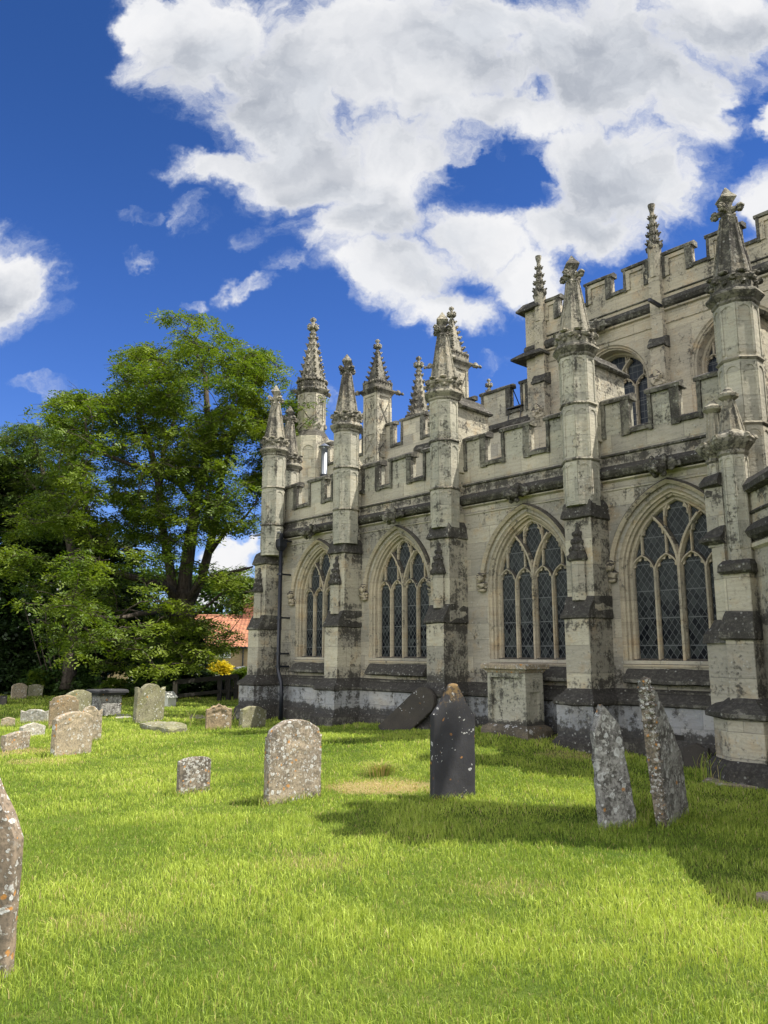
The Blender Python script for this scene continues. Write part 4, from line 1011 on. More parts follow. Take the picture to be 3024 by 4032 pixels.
# ------------------------------------------------------------------ headstones
FOOT = []
def headstone(name, label, cat, bl, br, top, prof, th=.09, mat='g_lichen', roll=0., pitch=0., taper=0., relief=0., group=None, worn=.006, seed=1, relief_z=(.55, .97), dz=0., foot=0.):
    """bl, br: where the front face meets the turf (left, right); top: height of the stone in metres.
    prof(u) gives the top edge (0..1) for u in 0..1 across the stone"""
    A, B = ground(*bl, dz), ground(*br, dz); mid = (A+B)/2; along = Vector((B.x-A.x, B.y-A.y, 0)); Wd = along.length
    FOOT.append((A, B, th)); ang = math.atan2(along.y, along.x); H = top; nx, nz = 26, 34
    def P(u, v, side):
        hp = H*prof(u); z = -.12+(hp+.12)*v
        x = (u-.5)*Wd*(1-taper*max(z, 0)/H)+(.5-abs(u-.5) < 0)*0
        if foot and z < foot: x *= 1+.09*(1-z/foot)
        eu = min(u, 1-u)*Wd; ev = (1-v)*(hp+.12); e = min(eu, ev)
        rnd = .014; ins = rnd*(1-math.sqrt(max(0., 1-(1-min(e/rnd, 1))**2))) if e < rnd else 0
        y = side*(th/2-ins)
        zz = z/H
        if side < 0 and relief:
            k = float(sstep(zz, relief_z[0]-.04, relief_z[0]+.03)*sstep(eu, .015, .045)*sstep(ev, .015, .05))
            cxr, czr = (u-.5)*Wd, z-H*.78
            sw = math.sin(46*math.hypot(abs(cxr)-Wd*.22, czr+.02)+2.2*math.atan2(czr, abs(cxr)-Wd*.22+1e-4))
            y -= k*relief*(.6*sw+1.4*mnoise.noise(Vector((cxr*17, czr*17, seed))))
            y += relief*.9*float(sstep(eu, .035, .028)*sstep(eu, .012, .02))
        n = mnoise.noise_vector(Vector((x*9, z*9, seed*5+side)))
        n2 = mnoise.noise_vector(Vector((x*31, z*31, seed*5+side)))
        return (x+n.x*worn*1.3, y+n.y*worn*.8+n2.y*worn*.5, z+(n.z*worn*1.5+n2.z*worn*.7)*(v > .05))
    vs = []; fs = []
    us = [0, .012, .03]+[.03+.94*i/(nx-4) for i in range(1, nx-4)]+[.97, .988, 1.]; vv = [0, .05]+[.05+.90*i/(nz-5) for i in range(1, nz-5)]+[.95, .975, .99, 1.]
    nu, nv = len(us), len(vv)
    for side in (-1, 1):
        for v in vv:
            for u in us: vs.append(P(u, v, side))
    o2 = nu*nv
    for j in range(nv-1):
        for i in range(nu-1):
            a = j*nu+i; fs.append((a, a+1, a+nu+1, a+nu)); a += o2; fs.append((a, a+nu, a+nu+1, a+1))
    for j in range(nv-1):
        for i in (0, nu-1):
            a = j*nu+i; fs.append((a, a+nu, a+nu+o2, a+o2) if i == 0 else (a+nu, a, a+o2, a+nu+o2))
    for i in range(nu-1):
        a = (nv-1)*nu+i; fs.append((a, a+1, a+1+o2, a+o2)); fs.append((i, i+o2, i+1+o2, i+1))
    m = MB(); m.add(vs, fs); o = m.build(name, M[mat], smooth=True)
    for mod in ():
        pass
    yaw = ang
    o.location = (mid.x-math.sin(ang)*-th/2*1., mid.y+math.cos(ang)*th/2, float(hgt(mid.x, mid.y)))
    o.rotation_mode = 'XYZ'; o.rotation_euler = (pitch, roll, ang)
    try: o.data.set_sharp_from_angle(angle=math.radians(50))
    except Exception: pass
    return tag(o, label, cat, group)
def hs_top(bl, br, ytop, dz=0.):
    A, B = ground(*bl), ground(*br); m = (A+B)/2; xm = (bl[0]+br[0])/2; r = ray(xm, ytop); return EYE+r[2]/r[1]*m.y-float(hgt(m.x, m.y))
arc = lambda e=.14, p=2.: (lambda u: 1-e*abs(2*u-1)**p)
def shoulder(w=.16, s=.86, e=.10):
    def f(u):
        a = abs(2*u-1)
        return s+.01*math.cos(a*30) if a > 1-w*2 else 1-e*(a/(1-w*2))**2
    return f
def ogee(lo=.80):
    def f(u):
        a = abs(2*u-1)
        if a > .86: return lo+.04*math.sin((a-.86)/.14*math.pi)
        return 1-(1-lo)*(a/.86)**2.2*.95
    return f
def scroll(u):
    a = abs(2*u-1); return 1-.20*a**1.5+.025*math.cos(a*13)
def cusped(u):   # round head between two horned shoulders
    a = abs(2*u-1)
    if a > .74: return .855+.06*((a-.74)/.26)**1.2
    if a > .62: return .82+.03*(a-.62)/.12
    return .80+.20*math.sqrt(max(0, 1-(a/.66)**2))
def gothic(u):
    a = abs(2*u-1)
    if a > .80: return .74-.02*(a-.8)*5
    return .76+.24*(1-a/.80)**.85 if a > .12 else 1.0-.02*(a/.12)**2*0-.0
    
def add_hs(key, name, label, bl, br, ytop, prof, **k):
    H = hs_top(bl, br, ytop); return headstone(name, label, 'headstone', bl, br, H, prof, **k)
def black_prof(u):
    a = abs(2*u-1)
    if a > .93: return .735
    if a > .62: return .745+.075*(.93-a)/.31
    if a > .2: return .82+.155*((.62-a)/.42)**1.0
    return .985+.015*(1-(a/.2)**2)
add_hs(0, 'headstone', 'large tan round-topped headstone with white lichen and carved scrolls, mid lawn', (1029, 3176), (1242, 3136), 2833, shoulder(.05, .80, .13), th=.11, mat='g_lichen', relief=.007, seed=3)
add_hs(1, 'headstone', 'small low headstone crusted with white and orange lichen, alone on the open grass', (686, 3137), (814, 3122), 2980, arc(.10, 3), th=.07, mat='g_spotty', seed=4, relief=.003)
b = add_hs(2, 'headstone', 'black slate headstone with pointed shouldered top and orange lichen at its tip', (1693, 3158), (1861, 3149), 2690, black_prof, th=.10, mat='g_black', seed=5, worn=.004, roll=math.radians(.9), foot=.10)
add_hs(3, 'headstone', 'headstone with carved leafy head panel standing before its twin at the left of the lawn', (189, 2983), (339, 2964), 2803, shoulder(.06, .86, .10), th=.10, mat='g_tan', relief=.010, seed=6, relief_z=(.60, .97))
add_hs(4, 'headstone', 'headstone with scrolled shoulders directly behind the carved leafy one', (290, 2929), (388, 2920), 2780, cusped, th=.09, mat='g_tan', relief=.009, seed=7)
add_hs(5, 'headstone', 'brown smooth headstone with stepped shoulders third in the overlapping row at left', (182, 2872), (300, 2864), 2738, shoulder(.10, .84, .07), th=.10, mat='g_brown', seed=8, roll=math.radians(-1.5))
add_hs(6, 'headstone', 'low-arched headstone rearmost of the overlapping row at left, beside the dark table tomb', (245, 2829), (342, 2822), 2716, arc(.16, 2), th=.10, mat='g_green', seed=9)
add_hs(7, 'headstone', 'tall mossy headstone with rounded head between two horned shoulders, right of the dark table tomb', (516, 2849), (628, 2836), 2692, cusped, th=.12, mat='g_green', seed=10, roll=math.radians(1.2), worn=.009)
add_hs(8, 'headstone', 'small headstone with deeply carved scroll head near the church corner', (803, 2880), (904, 2873), 2775, scroll, th=.09, mat='g_brown', relief=.016, seed=11, relief_z=(.56, .99), worn=.008)
add_hs(9, 'headstone', 'plain greenish headstone tilting right at the foot of the corner buttress', (935, 2872), (1030, 2866), 2780, ogee(.82), th=.10, mat='g_green', seed=12, roll=math.radians(5.), worn=.008)
add_hs(10, 'headstone', 'pale round-arched headstone at the far left under the trees', (36, 2754), (98, 2753), 2690, lambda u: .72+.28*math.sqrt(max(0, 1-(2*u-1)**2)), th=.10, mat='g_tan', seed=13)
add_hs(11, 'headstone', 'flat-topped headstone in dappled shade beside the pale round-arched one', (104, 2748), (163, 2746), 2694, ogee(.88), th=.10, mat='g_green', seed=14, roll=math.radians(2.5))
add_hs(12, 'headstone', 'low pointed headstone cut by the left edge of the picture', (-6, 2866), (50, 2864), 2824, arc(.2, 1.2), th=.09, mat='g_tan', seed=15)
add_hs(13, 'headstone', 'whitish headstone thick with pale lichen left of the overlapping row', (76, 2853), (184, 2848), 2793, cusped, th=.09, mat='g_white', seed=16, relief=.004)
add_hs(14, 'headstone', 'stumpy sunken headstone patched white, in front of the whitish one', (68, 2903), (158, 2896), 2846, arc(.3, 1.6), th=.13, mat='g_white', seed=17, worn=.012, pitch=math.radians(-6))
add_hs(15, 'headstone', 'low broken headstone with white spots, foremost at the left edge', (-8, 2962), (92, 2946), 2878, lambda u: .84+.18*u-.5*max(0, u-.72)*2*.6, th=.11, mat='g_lichen', seed=18, worn=.01)
add_hs(16, 'headstone', 'dark headstone in deep shade behind the table tomb, below the timber rail', (372, 2746), (420, 2745), 2700, arc(.2, 1.4), th=.10, mat='g_dark', seed=19)
add_hs(17, 'headstone', 'left one of two brown shaded headstones behind the tall mossy one', (470, 2745), (518, 2744), 2692, arc(.2, 2), th=.10, mat='g_green', seed=20)
add_hs(18, 'headstone', 'right one of two brown shaded headstones behind the tall mossy one', (519, 2745), (566, 2744), 2687, arc(.1, 2), th=.10, mat='g_brown', seed=21)
add_hs(19, 'headstone', 'brown headstone in shade just left of the church corner, at the end of the fence', (934, 2758), (957, 2757), 2690, arc(.1, 2), th=.10, mat='g_brown', seed=22)
add_hs(20, 'headstone', 'pale round headstone half hidden by the church corner buttress', (957, 2752), (985, 2751), 2674, lambda u: .4+.6*math.sqrt(max(0, 1-(2*u-1)**2)), th=.08, mat='g_tan', seed=23)
def r1(u): return .80+.2*min(u/.42, 1) if u < .42 else 1-.20*((u-.42)/.58)**1.0
headstone('headstone', 'grey lichen-blotched headstone with pointed top leaning left, in church shade', 'headstone', (2362, 3274), (2498, 3255), 1.13, r1, th=.085, mat='g_grey', roll=math.radians(-6.2), taper=.30, seed=24, worn=.012)
def r2p(u): return 1.0 if u < .06 else 1-.62*((u-.06)/.94)**1.25
headstone('headstone', 'tall thin headstone with knobbly moulded edge, leaning beside the grey blotched one', 'headstone', (2592, 3262), (2682, 3208), 1.40, r2p, th=.10, mat='g_grey', roll=math.radians(-11.0), taper=-.05, seed=25, worn=.012)
hs_edge = bpy.context.scene.objects[-1] if False else [o for o in COL.objects if o.name.startswith('headstone')][-1]
q = MB()    # turned baluster moulding down its near edge
A_, B_ = ground(2592, 3262), ground(2682, 3208); wd_ = (B_-A_).length
for i, (z, r_) in enumerate([(.0, .055), (.12, .05), (.24, .052), (.36, .058), (.42, .048), (.47, .06), (.52, .046), (.60, .05), (.66, .062), (.72, .05), (.78, .058), (.84, .048), (.90, .06), (.97, .055), (1.03, .064), (1.10, .058), (1.17, .07), (1.24, .064), (1.31, .07), (1.38, .05)]):
    q.lump((-wd_/2*.96, -.01, z+.02), (r_*.85, r_*1.05, .045), 2, .25, i)
q.box(-wd_/2-.02, -wd_/2+.03, -.045, .045, -.1, 1.36)
eo = q.build('edge_moulding', M['g_spotty'], hs_edge, smooth=False); rag(eo, .008); eo['label'] = 'knobbly turned moulding with yellow lichen'
NE = ground(47, 3856)
o = headstone('headstone', 'large brown headstone with white ring lichens cut off by the left edge in the foreground', 'headstone', (-300, 3842), (22, 3852), .98, lambda u: 1-.45*(2*u-1)**2/(.25+abs(2*u-1)), th=.10, mat='g_near', seed=26, worn=.005)
# small gravestone against the church wall, slab leaning on the plinth
def local_to_world(s, d, z=0): X, Y = to_world(s, d); return Vector((X, Y, z))
def stone_at(name, label, s, d, z, Wd, H, yaw, prof, mat, th=.09, roll=0., pitch=0., seed=1, worn=.007, cat='headstone'):
    a = ground(1500, 3000); o = headstone(name, label, cat, (1450, 3000), (1450+Wd*FPX/a.y*.985, 3000), H, prof, th=th, mat=mat, seed=seed, worn=worn)
    X, Y = to_world(s, d); o.location = (X, Y, z); o.rotation_euler = (pitch, roll, yaw); return o
ang_wall = CH_ANG+math.pi
stone_at('headstone', 'small grey headstone with gabled top standing against the church plinth at right', -.98, .50, .0, .36, .36, ang_wall, lambda u: 1-.22*abs(2*u-1) if abs(2*u-1) < .75 else .84, 'g_dark', seed=31, th=.06)
stone_at('headstone', 'dark round-ended headstone tipped over and leaning sideways against the church wall', 4.62, 1.05, .10, .50, 1.25, ang_wall+.08, lambda u: .80+.20*math.sqrt(max(0, 1-(2*u-1)**2)), 'g_dark', seed=32, roll=math.radians(52), pitch=math.radians(-4), th=.10)

# ------------------------------------------------------------------ chest tombs and slabs
def oriented(mb_fn, name, mat, parent, **k):
    m = MB(); mb_fn(m); return m.build(name, mat, parent, **k)
def chest_tomb(label, B, A, C, H, name='chest_tomb', slab=.10, over=.06, mats=('tomb_pale', 'g_tan'), panels=True, plinth=.20, wmin=None):
    """B near corner, A left corner, C right corner (ground points)"""
    ang = math.atan2(B.y-A.y, B.x-A.x); L = (B-A).length; Wd = (C-B).length if wmin is None else wmin
    t = tag(empty(name, (A.x, A.y, float(hgt(B.x, B.y))), ang), label, 'tomb')
    m1, m2 = M[mats[0]], M[mats[1]]
    pi = .09
    if plinth:
        o = oriented(lambda m: (m.box(0, L, 0, Wd, -.15, plinth*.55), m.loft([[(.0, .0, plinth*.551), (L, 0, plinth*.551), (L, Wd, plinth*.551), (0, Wd, plinth*.551)], [(.02, .02, plinth*.8), (L-.02, .02, plinth*.8), (L-.02, Wd-.02, plinth*.8), (.02, Wd-.02, plinth*.8)], [(pi, pi, plinth), (L-pi, pi, plinth), (L-pi, Wd-pi, plinth), (pi, Wd-pi, plinth)]])), 'base', M['g_base'] if mats[0] == 'tomb_pale' else m1, t); rag(o, .007)
    o = oriented(lambda m: m.box(pi+.05, L-pi-.05, pi+.05, Wd-pi-.05, plinth-.01, H-slab-.04), 'body', m1, t)
    if panels:
        def fr(m):
            z0, z1 = plinth, H-slab-.05; w = .075
            for x0, x1 in ((pi, pi+w), (L-pi-w, L-pi)):
                m.box(x0, x1, pi, pi+.06, z0, z1); m.box(x0, x1, Wd-pi-.06, Wd-pi, z0, z1)
            m.box(pi+w, L-pi-w, pi+.002, pi+.06, z0, z0+.06); m.box(pi+w, L-pi-w, pi+.002, pi+.06, z1-.07, z1)
            for y0, y1 in ((pi+.06, pi+w+.03), (Wd-pi-w-.03, Wd-pi-.06)): m.box(L-pi-.06, L-pi, y0, y1, z0, z1)
            m.box(L-pi-.06, L-pi-.002, pi+w+.03, Wd-pi-w-.03, z1-.30, z1); m.box(L-pi-.06, L-pi-.002, pi+w+.03, Wd-pi-w-.03, z0, z0+.06)
        o = oriented(fr, 'panel_frame', m1, t); rag(o, .004)
        def cv(m):
            y = Wd/2; z = H-slab-.20
            for i in range(7):
                a = i/6*math.pi; m.lump((L-pi+.004, y+.10*math.cos(a), z+.07*math.sin(a)-.02), (.012, .026, .028), 1, .3, i)
            m.lump((L-pi+.004, y, z-.03), (.014, .035, .05), 1, .3, 9)
        oriented(cv, 'carved_urn', m1, t)
    ov = over
    o = oriented(lambda m: m.loft([[(pi-.01, pi-.01, H-slab-.045), (L-pi+.01, pi-.01, H-slab-.045), (L-pi+.01, Wd-pi+.01, H-slab-.045), (pi-.01, Wd-pi+.01, H-slab-.045)],
        [(pi-ov*.6, pi-ov*.6, H-slab), (L-pi+ov*.6, pi-ov*.6, H-slab), (L-pi+ov*.6, Wd-pi+ov*.6, H-slab), (pi-ov*.6, Wd-pi+ov*.6, H-slab)],
        [(pi-ov-.02, pi-ov-.02, H-slab+.02), (L-pi+ov+.02, pi-ov-.02, H-slab+.02), (L-pi+ov+.02, Wd-pi+ov+.02, H-slab+.02), (pi-ov-.02, Wd-pi+ov+.02, H-slab+.02)],
        [(pi-ov-.02, pi-ov-.02, H-.02), (L-pi+ov+.02, pi-ov-.02, H-.02), (L-pi+ov+.02, Wd-pi+ov+.02, H-.02), (pi-ov-.02, Wd-pi+ov+.02, H-.02)],
        [(pi-ov, pi-ov, H), (L-pi+ov, pi-ov, H), (L-pi+ov, Wd-pi+ov, H), (pi-ov, Wd-pi+ov, H)]]), 'top_slab', M[mats[1]], t); rag(o, .007)
    return t
A_, B_, C_ = ground(1896, 2901), ground(2100, 2915), ground(2178, 2902)
def rect3(A, B, wd): t = (B-A).normalized(); n = Vector((-t.y, t.x, 0)); return B+n*wd
# the tomb stands parallel to the church wall
tt = Vector((-UX, -UY, 0)); Bc = ground(2080, 2915)
def len_to(px, B, t, sgn):
    L = .1
    while L < 3:
        P = B+t*sgn*L; F = P.y*math.cos(PITCH)+(P.z-EYE)*math.sin(PITCH)
        if (CX+FPX*P.x/F-px)*sgn > 0 and sgn > 0: break
        if CX+FPX*P.x/F < px and sgn < 0: break
        L += .01
    return L
H_ch = 1.17
yawc = CH_ANG-math.pi; tt = Vector((math.cos(yawc), math.sin(yawc), 0))
Ac = Bc-tt*len_to(1895, Bc, tt, -1)
nn = Vector((-tt.y, tt.x, 0)); Lw = .1
while Lw < 2.2:
    P = Bc+nn*Lw; F = P.y*math.cos(PITCH)+(P.z-EYE)*math.sin(PITCH)
    if CX+FPX*P.x/F > 2176: break
    Lw += .01
chest_tomb('tall panelled chest tomb of pale stone with moulded top slab beside the church wall', Bc, Ac, None, H_ch, wmin=Lw)
A_, B_ = ground(336, 2815), ground(380, 2823); 
B2, A2 = ground(506, 2813), ground(379, 2823)
chest_tomb('low dark-topped table tomb behind the carved headstones at left', B2, A2, None, .62, mats=('g_grey', 'g_black'), slab=.09, over=.05, panels=False, plinth=.0, wmin=.75)

def slab(label, pts, h, mat, name='grave_slab', seed=0, dome=0.):
    """flat stone; pts are turf-level corners"""
    P = [ground(*p) for p in pts]; c = sum(P, Vector())/len(P); m = MB()
    ins = lambda k, z: [tuple((p-c)*k+Vector((0, 0, z))) for p in P]
    m.loft([ins(1, -.08), ins(1, h*.7), ins(.96, h), ins(.5, h+dome)]); o = m.build(name, M[mat]); rag(o, .016); rag(o, .01); o.location = (c.x, c.y, float(hgt(c.x, c.y))-0.)
    return tag(o, label, 'grave slab')
slab('low coped grave stone covered in yellow moss among the grass', [(560, 2872), (660, 2892), (738, 2880), (735, 2870), (610, 2860), (548, 2864)], .10, 'g_green', 'grave_stone', dome=.05)
slab('flat pale grave slab level with the turf in front of the tall mossy headstone', [(455, 2830), (520, 2828), (512, 2818), (460, 2817)], .03, 'g_white')
slab('flat grave slab set in the grass left of the scroll-headed stone', [(745, 2830), (815, 2832), (800, 2820), (750, 2820)], .03, 'g_tan')
slab('flat grave slab between the two headstones near the church corner', [(905, 2832), (945, 2834), (935, 2824), (905, 2823)], .03, 'g_tan')
slab('narrow stone kerb slab sunk along the church wall at right', [(2660, 3010), (2830, 3030), (2825, 3012), (2690, 2996)], .03, 'g_grey')
slab('irregular pale flagstone in the grass at the corner buttress', [(2760, 3078), (2850, 3098), (3010, 3110), (3000, 3090), (2890, 3078), (2800, 3068)], .03, 'g_tan')
slab('small chunk of broken stone at the right edge of the lawn', [(2985, 3548), (3030, 3562), (3040, 3540), (2992, 3536)], .05, 'g_tan', 'stone_fragment')
slab('dark broken stump stone at the left edge under the trees', [(-5, 2776), (24, 2777), (26, 2768), (0, 2766)], .22, 'g_dark', 'stone_fragment')
# small white marble roof-shaped memorial
P = ground(660, 2782); t = tag(empty('memorial', (P.x, P.y, P.z), math.radians(-25)), 'small white gabled marble memorial just right of the tall mossy headstone', 'memorial'); t.scale = (.52, .6, .72)
q = MB(); q.box(-.30, .30, -.3, .3, 0, .34); q.build('base', M['marble'], t)
q = MB(); q.extrude([(-.36, .34), (.36, .34), (.36, .37), (.0, .60), (-.36, .37)], -.36, .36, 'd'); q.build('roof', M['marble'], t)

# ------------------------------------------------------------------ fences
def beam(m, a, b, w, h):
    a, b = Vector(a), Vector(b); t = (b-a).normalized(); s_ = Vector((-t.y, t.x, 0)); 
    if s_.length < .1: s_ = Vector((1, 0, 0))
    s_.normalize(); u = t.cross(s_)
    f = lambda p: [tuple(p+s_*w/2+u*h/2), tuple(p-s_*w/2+u*h/2), tuple(p-s_*w/2-u*h/2), tuple(p+s_*w/2-u*h/2)]
    m.loft([f(a), f(b)])
fa, fb = ground(688, 2766), ground(935, 2757); 
fn = tag(empty('rail_fence', (0, 0, 0)), 'dark timber rail fence running from the ivy trunk to the church corner', 'fence')
za, zb_ = at_depth(690, 2683, fa.y).z, at_depth(935, 2660, fb.y).z
for k, (u, mt) in enumerate(((0, 'wood'), (.70, 'wood_dark'), (.97, 'wood_dark'), (.84, 'wood_dark'))):
    p = fa.lerp(fb, u); q = MB(); q.box(-.07, .07, -.06, .06, -.2, za+(zb_-za)*u-p.z-.02*(k > 0)); o = q.build('post', M[mt], fn, bevel=.01); o.location = p
q = MB(); beam(q, (fa.x, fa.y-.05, za-.02), (fb.x, fb.y-.05, zb_-.02), .06, .14); q.build('rail', M['wood_dark'], fn)
q = MB(); beam(q, (fa.x, fa.y-.04, za-.45), (fb.x, fb.y-.04, zb_-.45), .05, .10); q.build('rail', M['wood_dark'], fn)
for u in (.76, .80, .88):
    p = fa.lerp(fb, u); q = MB(); q.tube([(p.x, p.y, p.z-.1), (p.x+.08, p.y, zb_-.05)], .018, 5); q.build('stake', M['wood_dark'], fn)
fa2, fb2 = ground(252, 2735), ground(425, 2735); 
fn = tag(empty('rail_fence', (0, 0, 0)), 'pale single timber rail with a sloping end brace under the trees', 'fence')
zr = at_depth(300, 2690, fa2.y).z; zr2 = at_depth(410, 2686, fb2.y).z
q = MB(); beam(q, (fa2.x, fa2.y, zr), (fb2.x-.3, fb2.y, zr2), .06, .12); q.build('rail', M['wood'], fn)
q = MB(); e = at_depth(432, 2712, fb2.y); beam(q, (fb2.x-.25, fb2.y-.05, zr2), tuple(e), .06, .10); q.build('brace', M['wood'], fn)
for u in (.03, .55, .92):
    p = fa2.lerp(fb2, u); q = MB(); q.box(-.06, .06, .04, .15, -.2, zr-p.z); o = q.build('post', M['wood_dark'], fn); o.location = p

# ------------------------------------------------------------------ cottage beyond the churchyard
def brick_mat(name, a, b, mo, bw, bh, roof=False):
    m, N, bs, out = new_mat(name); ob = N.node('ShaderNodeTexCoord').outputs['Object']; x, y, z = N.sep(ob)
    br = N.node('ShaderNodeTexBrick', {'Vector': N.comb(N.m('ADD', x, y), z, 0), 'Color1': a, 'Color2': b, 'Mortar': mo, 'Scale': 1., 'Mortar Size': .012, 'Brick Width': bw, 'Row Height': bh, 'Mortar Smooth': .3})
    n = N.noise(ob, 2., 5, .6); c = N.mix(.5, br.outputs['Color'], N.mix(n, a, b)) if not roof else N.mix(N.step(n, .4, .7, 0, .35), br.outputs['Color'], (.22, .12, .08, 1))
    finish(N, bs, c, .9, N.m('SUBTRACT', n, N.m('MULTIPLY', br.outputs['Fac'], 1.)), .02, .8); return m
M['cottage'] = brick_mat('cottage stone', (.40, .30, .17), (.30, .225, .13), (.34, .28, .18), .5, .2)
M['cottage_brick'] = brick_mat('red brick', (.33, .12, .06), (.26, .09, .05), (.35, .3, .25), .23, .075)
M['tile'] = brick_mat('pantile', (.36, .165, .09), (.26, .105, .06), (.11, .055, .04), .30, .30, True)
CY0 = 50.
cot = tag(empty('cottage', (0, 0, 0), 0), 'stone cottage with an orange pantiled roof and white windows beyond the trees', 'house')
def cp(px, py, Y=CY0): return at_depth(px, py, Y)
L_, R_ = cp(395, 2540), cp(1120, 2540); ze = L_.z; zg = -3.6; zr_ = cp(900, 2427, CY0+3.2).z
q = MB(); q.box(L_.x, R_.x, CY0, CY0+6.4, zg, ze); q.extrude([(CY0, ze), (CY0+6.4, ze), (CY0+3.2, zr_-.05)], L_.x, R_.x, 's'); q.build('wall', M['cottage'], cot)
# pantiled roof with real rolls
nx_, ny_ = 280, 26; xs_ = np.linspace(cp(770-60, 2540).x-.2, R_.x+.2, nx_*2); rows = np.linspace(0, 1, ny_*2)
co = []
for j, v in enumerate(rows):
    row = int(v*ny_*.999); fr_ = v*ny_-row
    for i, x in enumerate(xs_):
        h_ = .035*abs(math.sin(x*math.pi/.24))+.03*(1-fr_)+.012*mnoise.noise(Vector((x*.8, v*6, 2)))
        co.append((x, CY0-.3+3.5*v-h_*.5, ze-.15+(zr_-ze+.17)*v+h_))
co = np.array(co); nX = len(xs_); nY = len(rows); ii = np.arange((nY-1)*(nX-1)); rr_, cc_ = ii//(nX-1), ii % (nX-1); aa = rr_*nX+cc_
np_mesh('roof', co, np.stack([aa, aa+1, aa+nX+1, aa+nX], -1), M['tile'], cot)
xl = cp(395, 2540).x
q = MB(); q.add([(xl-.2, CY0-.3, ze-.15), (xs_[0], CY0-.3, ze-.15), (xs_[0], CY0+3.2, zr_), (xl-.2, CY0+3.2, zr_)], [(0, 1, 2, 3)]); q.add([(xl-.2, CY0+6.7, ze-.15), (R_.x, CY0+6.7, ze-.15), (R_.x, CY0+3.2, zr_), (xl-.2, CY0+3.2, zr_)], [(0, 1, 2, 3)]); q.build('roof', M['tile'], cot)
q = MB(); q.tube([(xs_[0], CY0+3.2, zr_+.03), (R_.x, CY0+3.2, zr_+.03)], .11, 8); q.build('ridge', M['tile'], cot)
q = MB(); q.box(xl, R_.x, CY0-.42, CY0-.30, ze-.22, ze-.12); q.build('gutter', M['iron'], cot)
q = MB(); d_ = cp(957, 2600); q.tube([(d_.x, CY0-.08, ze-.2), (d_.x, CY0-.08, zg)], .05, 6); q.build('downpipe', M['iron'], cot)
def cwin(x0, x1, y0, y1, cols=2, rows_=4, name='window'):
    a, b = cp(x0, y1), cp(x1, y0); q = MB(); w = b.x-a.x; h_ = b.z-a.z; t_ = .075
    q.box(a.x, a.x+t_, CY0-.06, CY0+.02, a.z, b.z); q.box(b.x-t_, b.x, CY0-.06, CY0+.02, a.z, b.z); q.box(a.x+t_, b.x-t_, CY0-.06, CY0+.02, a.z, a.z+t_*1.4); q.box(a.x+t_, b.x-t_, CY0-.06, CY0+.02, b.z-t_, b.z)
    for i in range(1, cols*2):
        x = a.x+w*i/(cols*2); hw_ = .05 if i % 2 == 0 else .018; q.box(x-hw_, x+hw_, CY0-.055, CY0+.02, a.z+t_, b.z-t_)
    for j in range(1, rows_): z = a.z+h_*j/rows_; q.box(a.x+t_, b.x-t_, CY0-.05, CY0+.018, z-.014, z+.014)
    f = q.build(name, M['white_paint'], cot); q = MB(); q.box(a.x+.02, b.x-.02, CY0-.03, CY0+.01, a.z+.02, b.z-.02); q.build('pane', M['dark_glass'], f)
cwin(861, 910, 2543, 2591); cwin(770, 799, 2545, 2592, 1); cwin(504, 568, 2664, 2705, 3, 3); cwin(518, 545, 2545, 2580, 1)
q = MB(); a, b = cp(975, 2620), cp(981, 2540); q.box(a.x, b.x+.1, CY0-.02, CY0+.01, a.z, b.z); q.build('brick_quoin', M['cottage_brick'], cot)
q = MB(); a = cp(975, 2427, CY0+3.2); q.box(a.x-.25, a.x+.7, CY0+2.8, CY0+3.6, zr_-.5, cp(975, 2350, CY0+3.2).z); q.build('chimney', M['cottage_brick'], cot)
# porch
PY = CY0-3; pa, pk, pb_ = at_depth(872, 2668, PY), at_depth(931, 2626, PY), at_depth(985, 2660, PY)
po = tag(empty('porch', (0, 0, 0)), 'small gabled stone porch with a slate roof in front of the cottage', 'porch')
q = MB(); q.extrude([(pa.x+.3, -3.6), (pb_.x-.3, -3.6), (pb_.x-.3, pa.z+.2), (pk.x, pk.z-.15), (pa.x+.3, pa.z+.2)], PY, PY+2.6, 'd'); q.build('wall', M['cottage'], po)
q = MB(); q.extrude([(pa.x, pa.z), (pk.x, pk.z), (pb_.x, pa.z), (pb_.x, pa.z-.12), (pk.x, pk.z-.16), (pa.x, pa.z-.12)], PY-.15, PY+2.7, 'd'); q.build('roof', M['lead'], po)
q = MB(); q.box(pk.x-.12, pk.x+.12, PY-.02, PY+.05, pk.z-.75, pk.z-.42); q.build('window', M['dark_glass'], po)

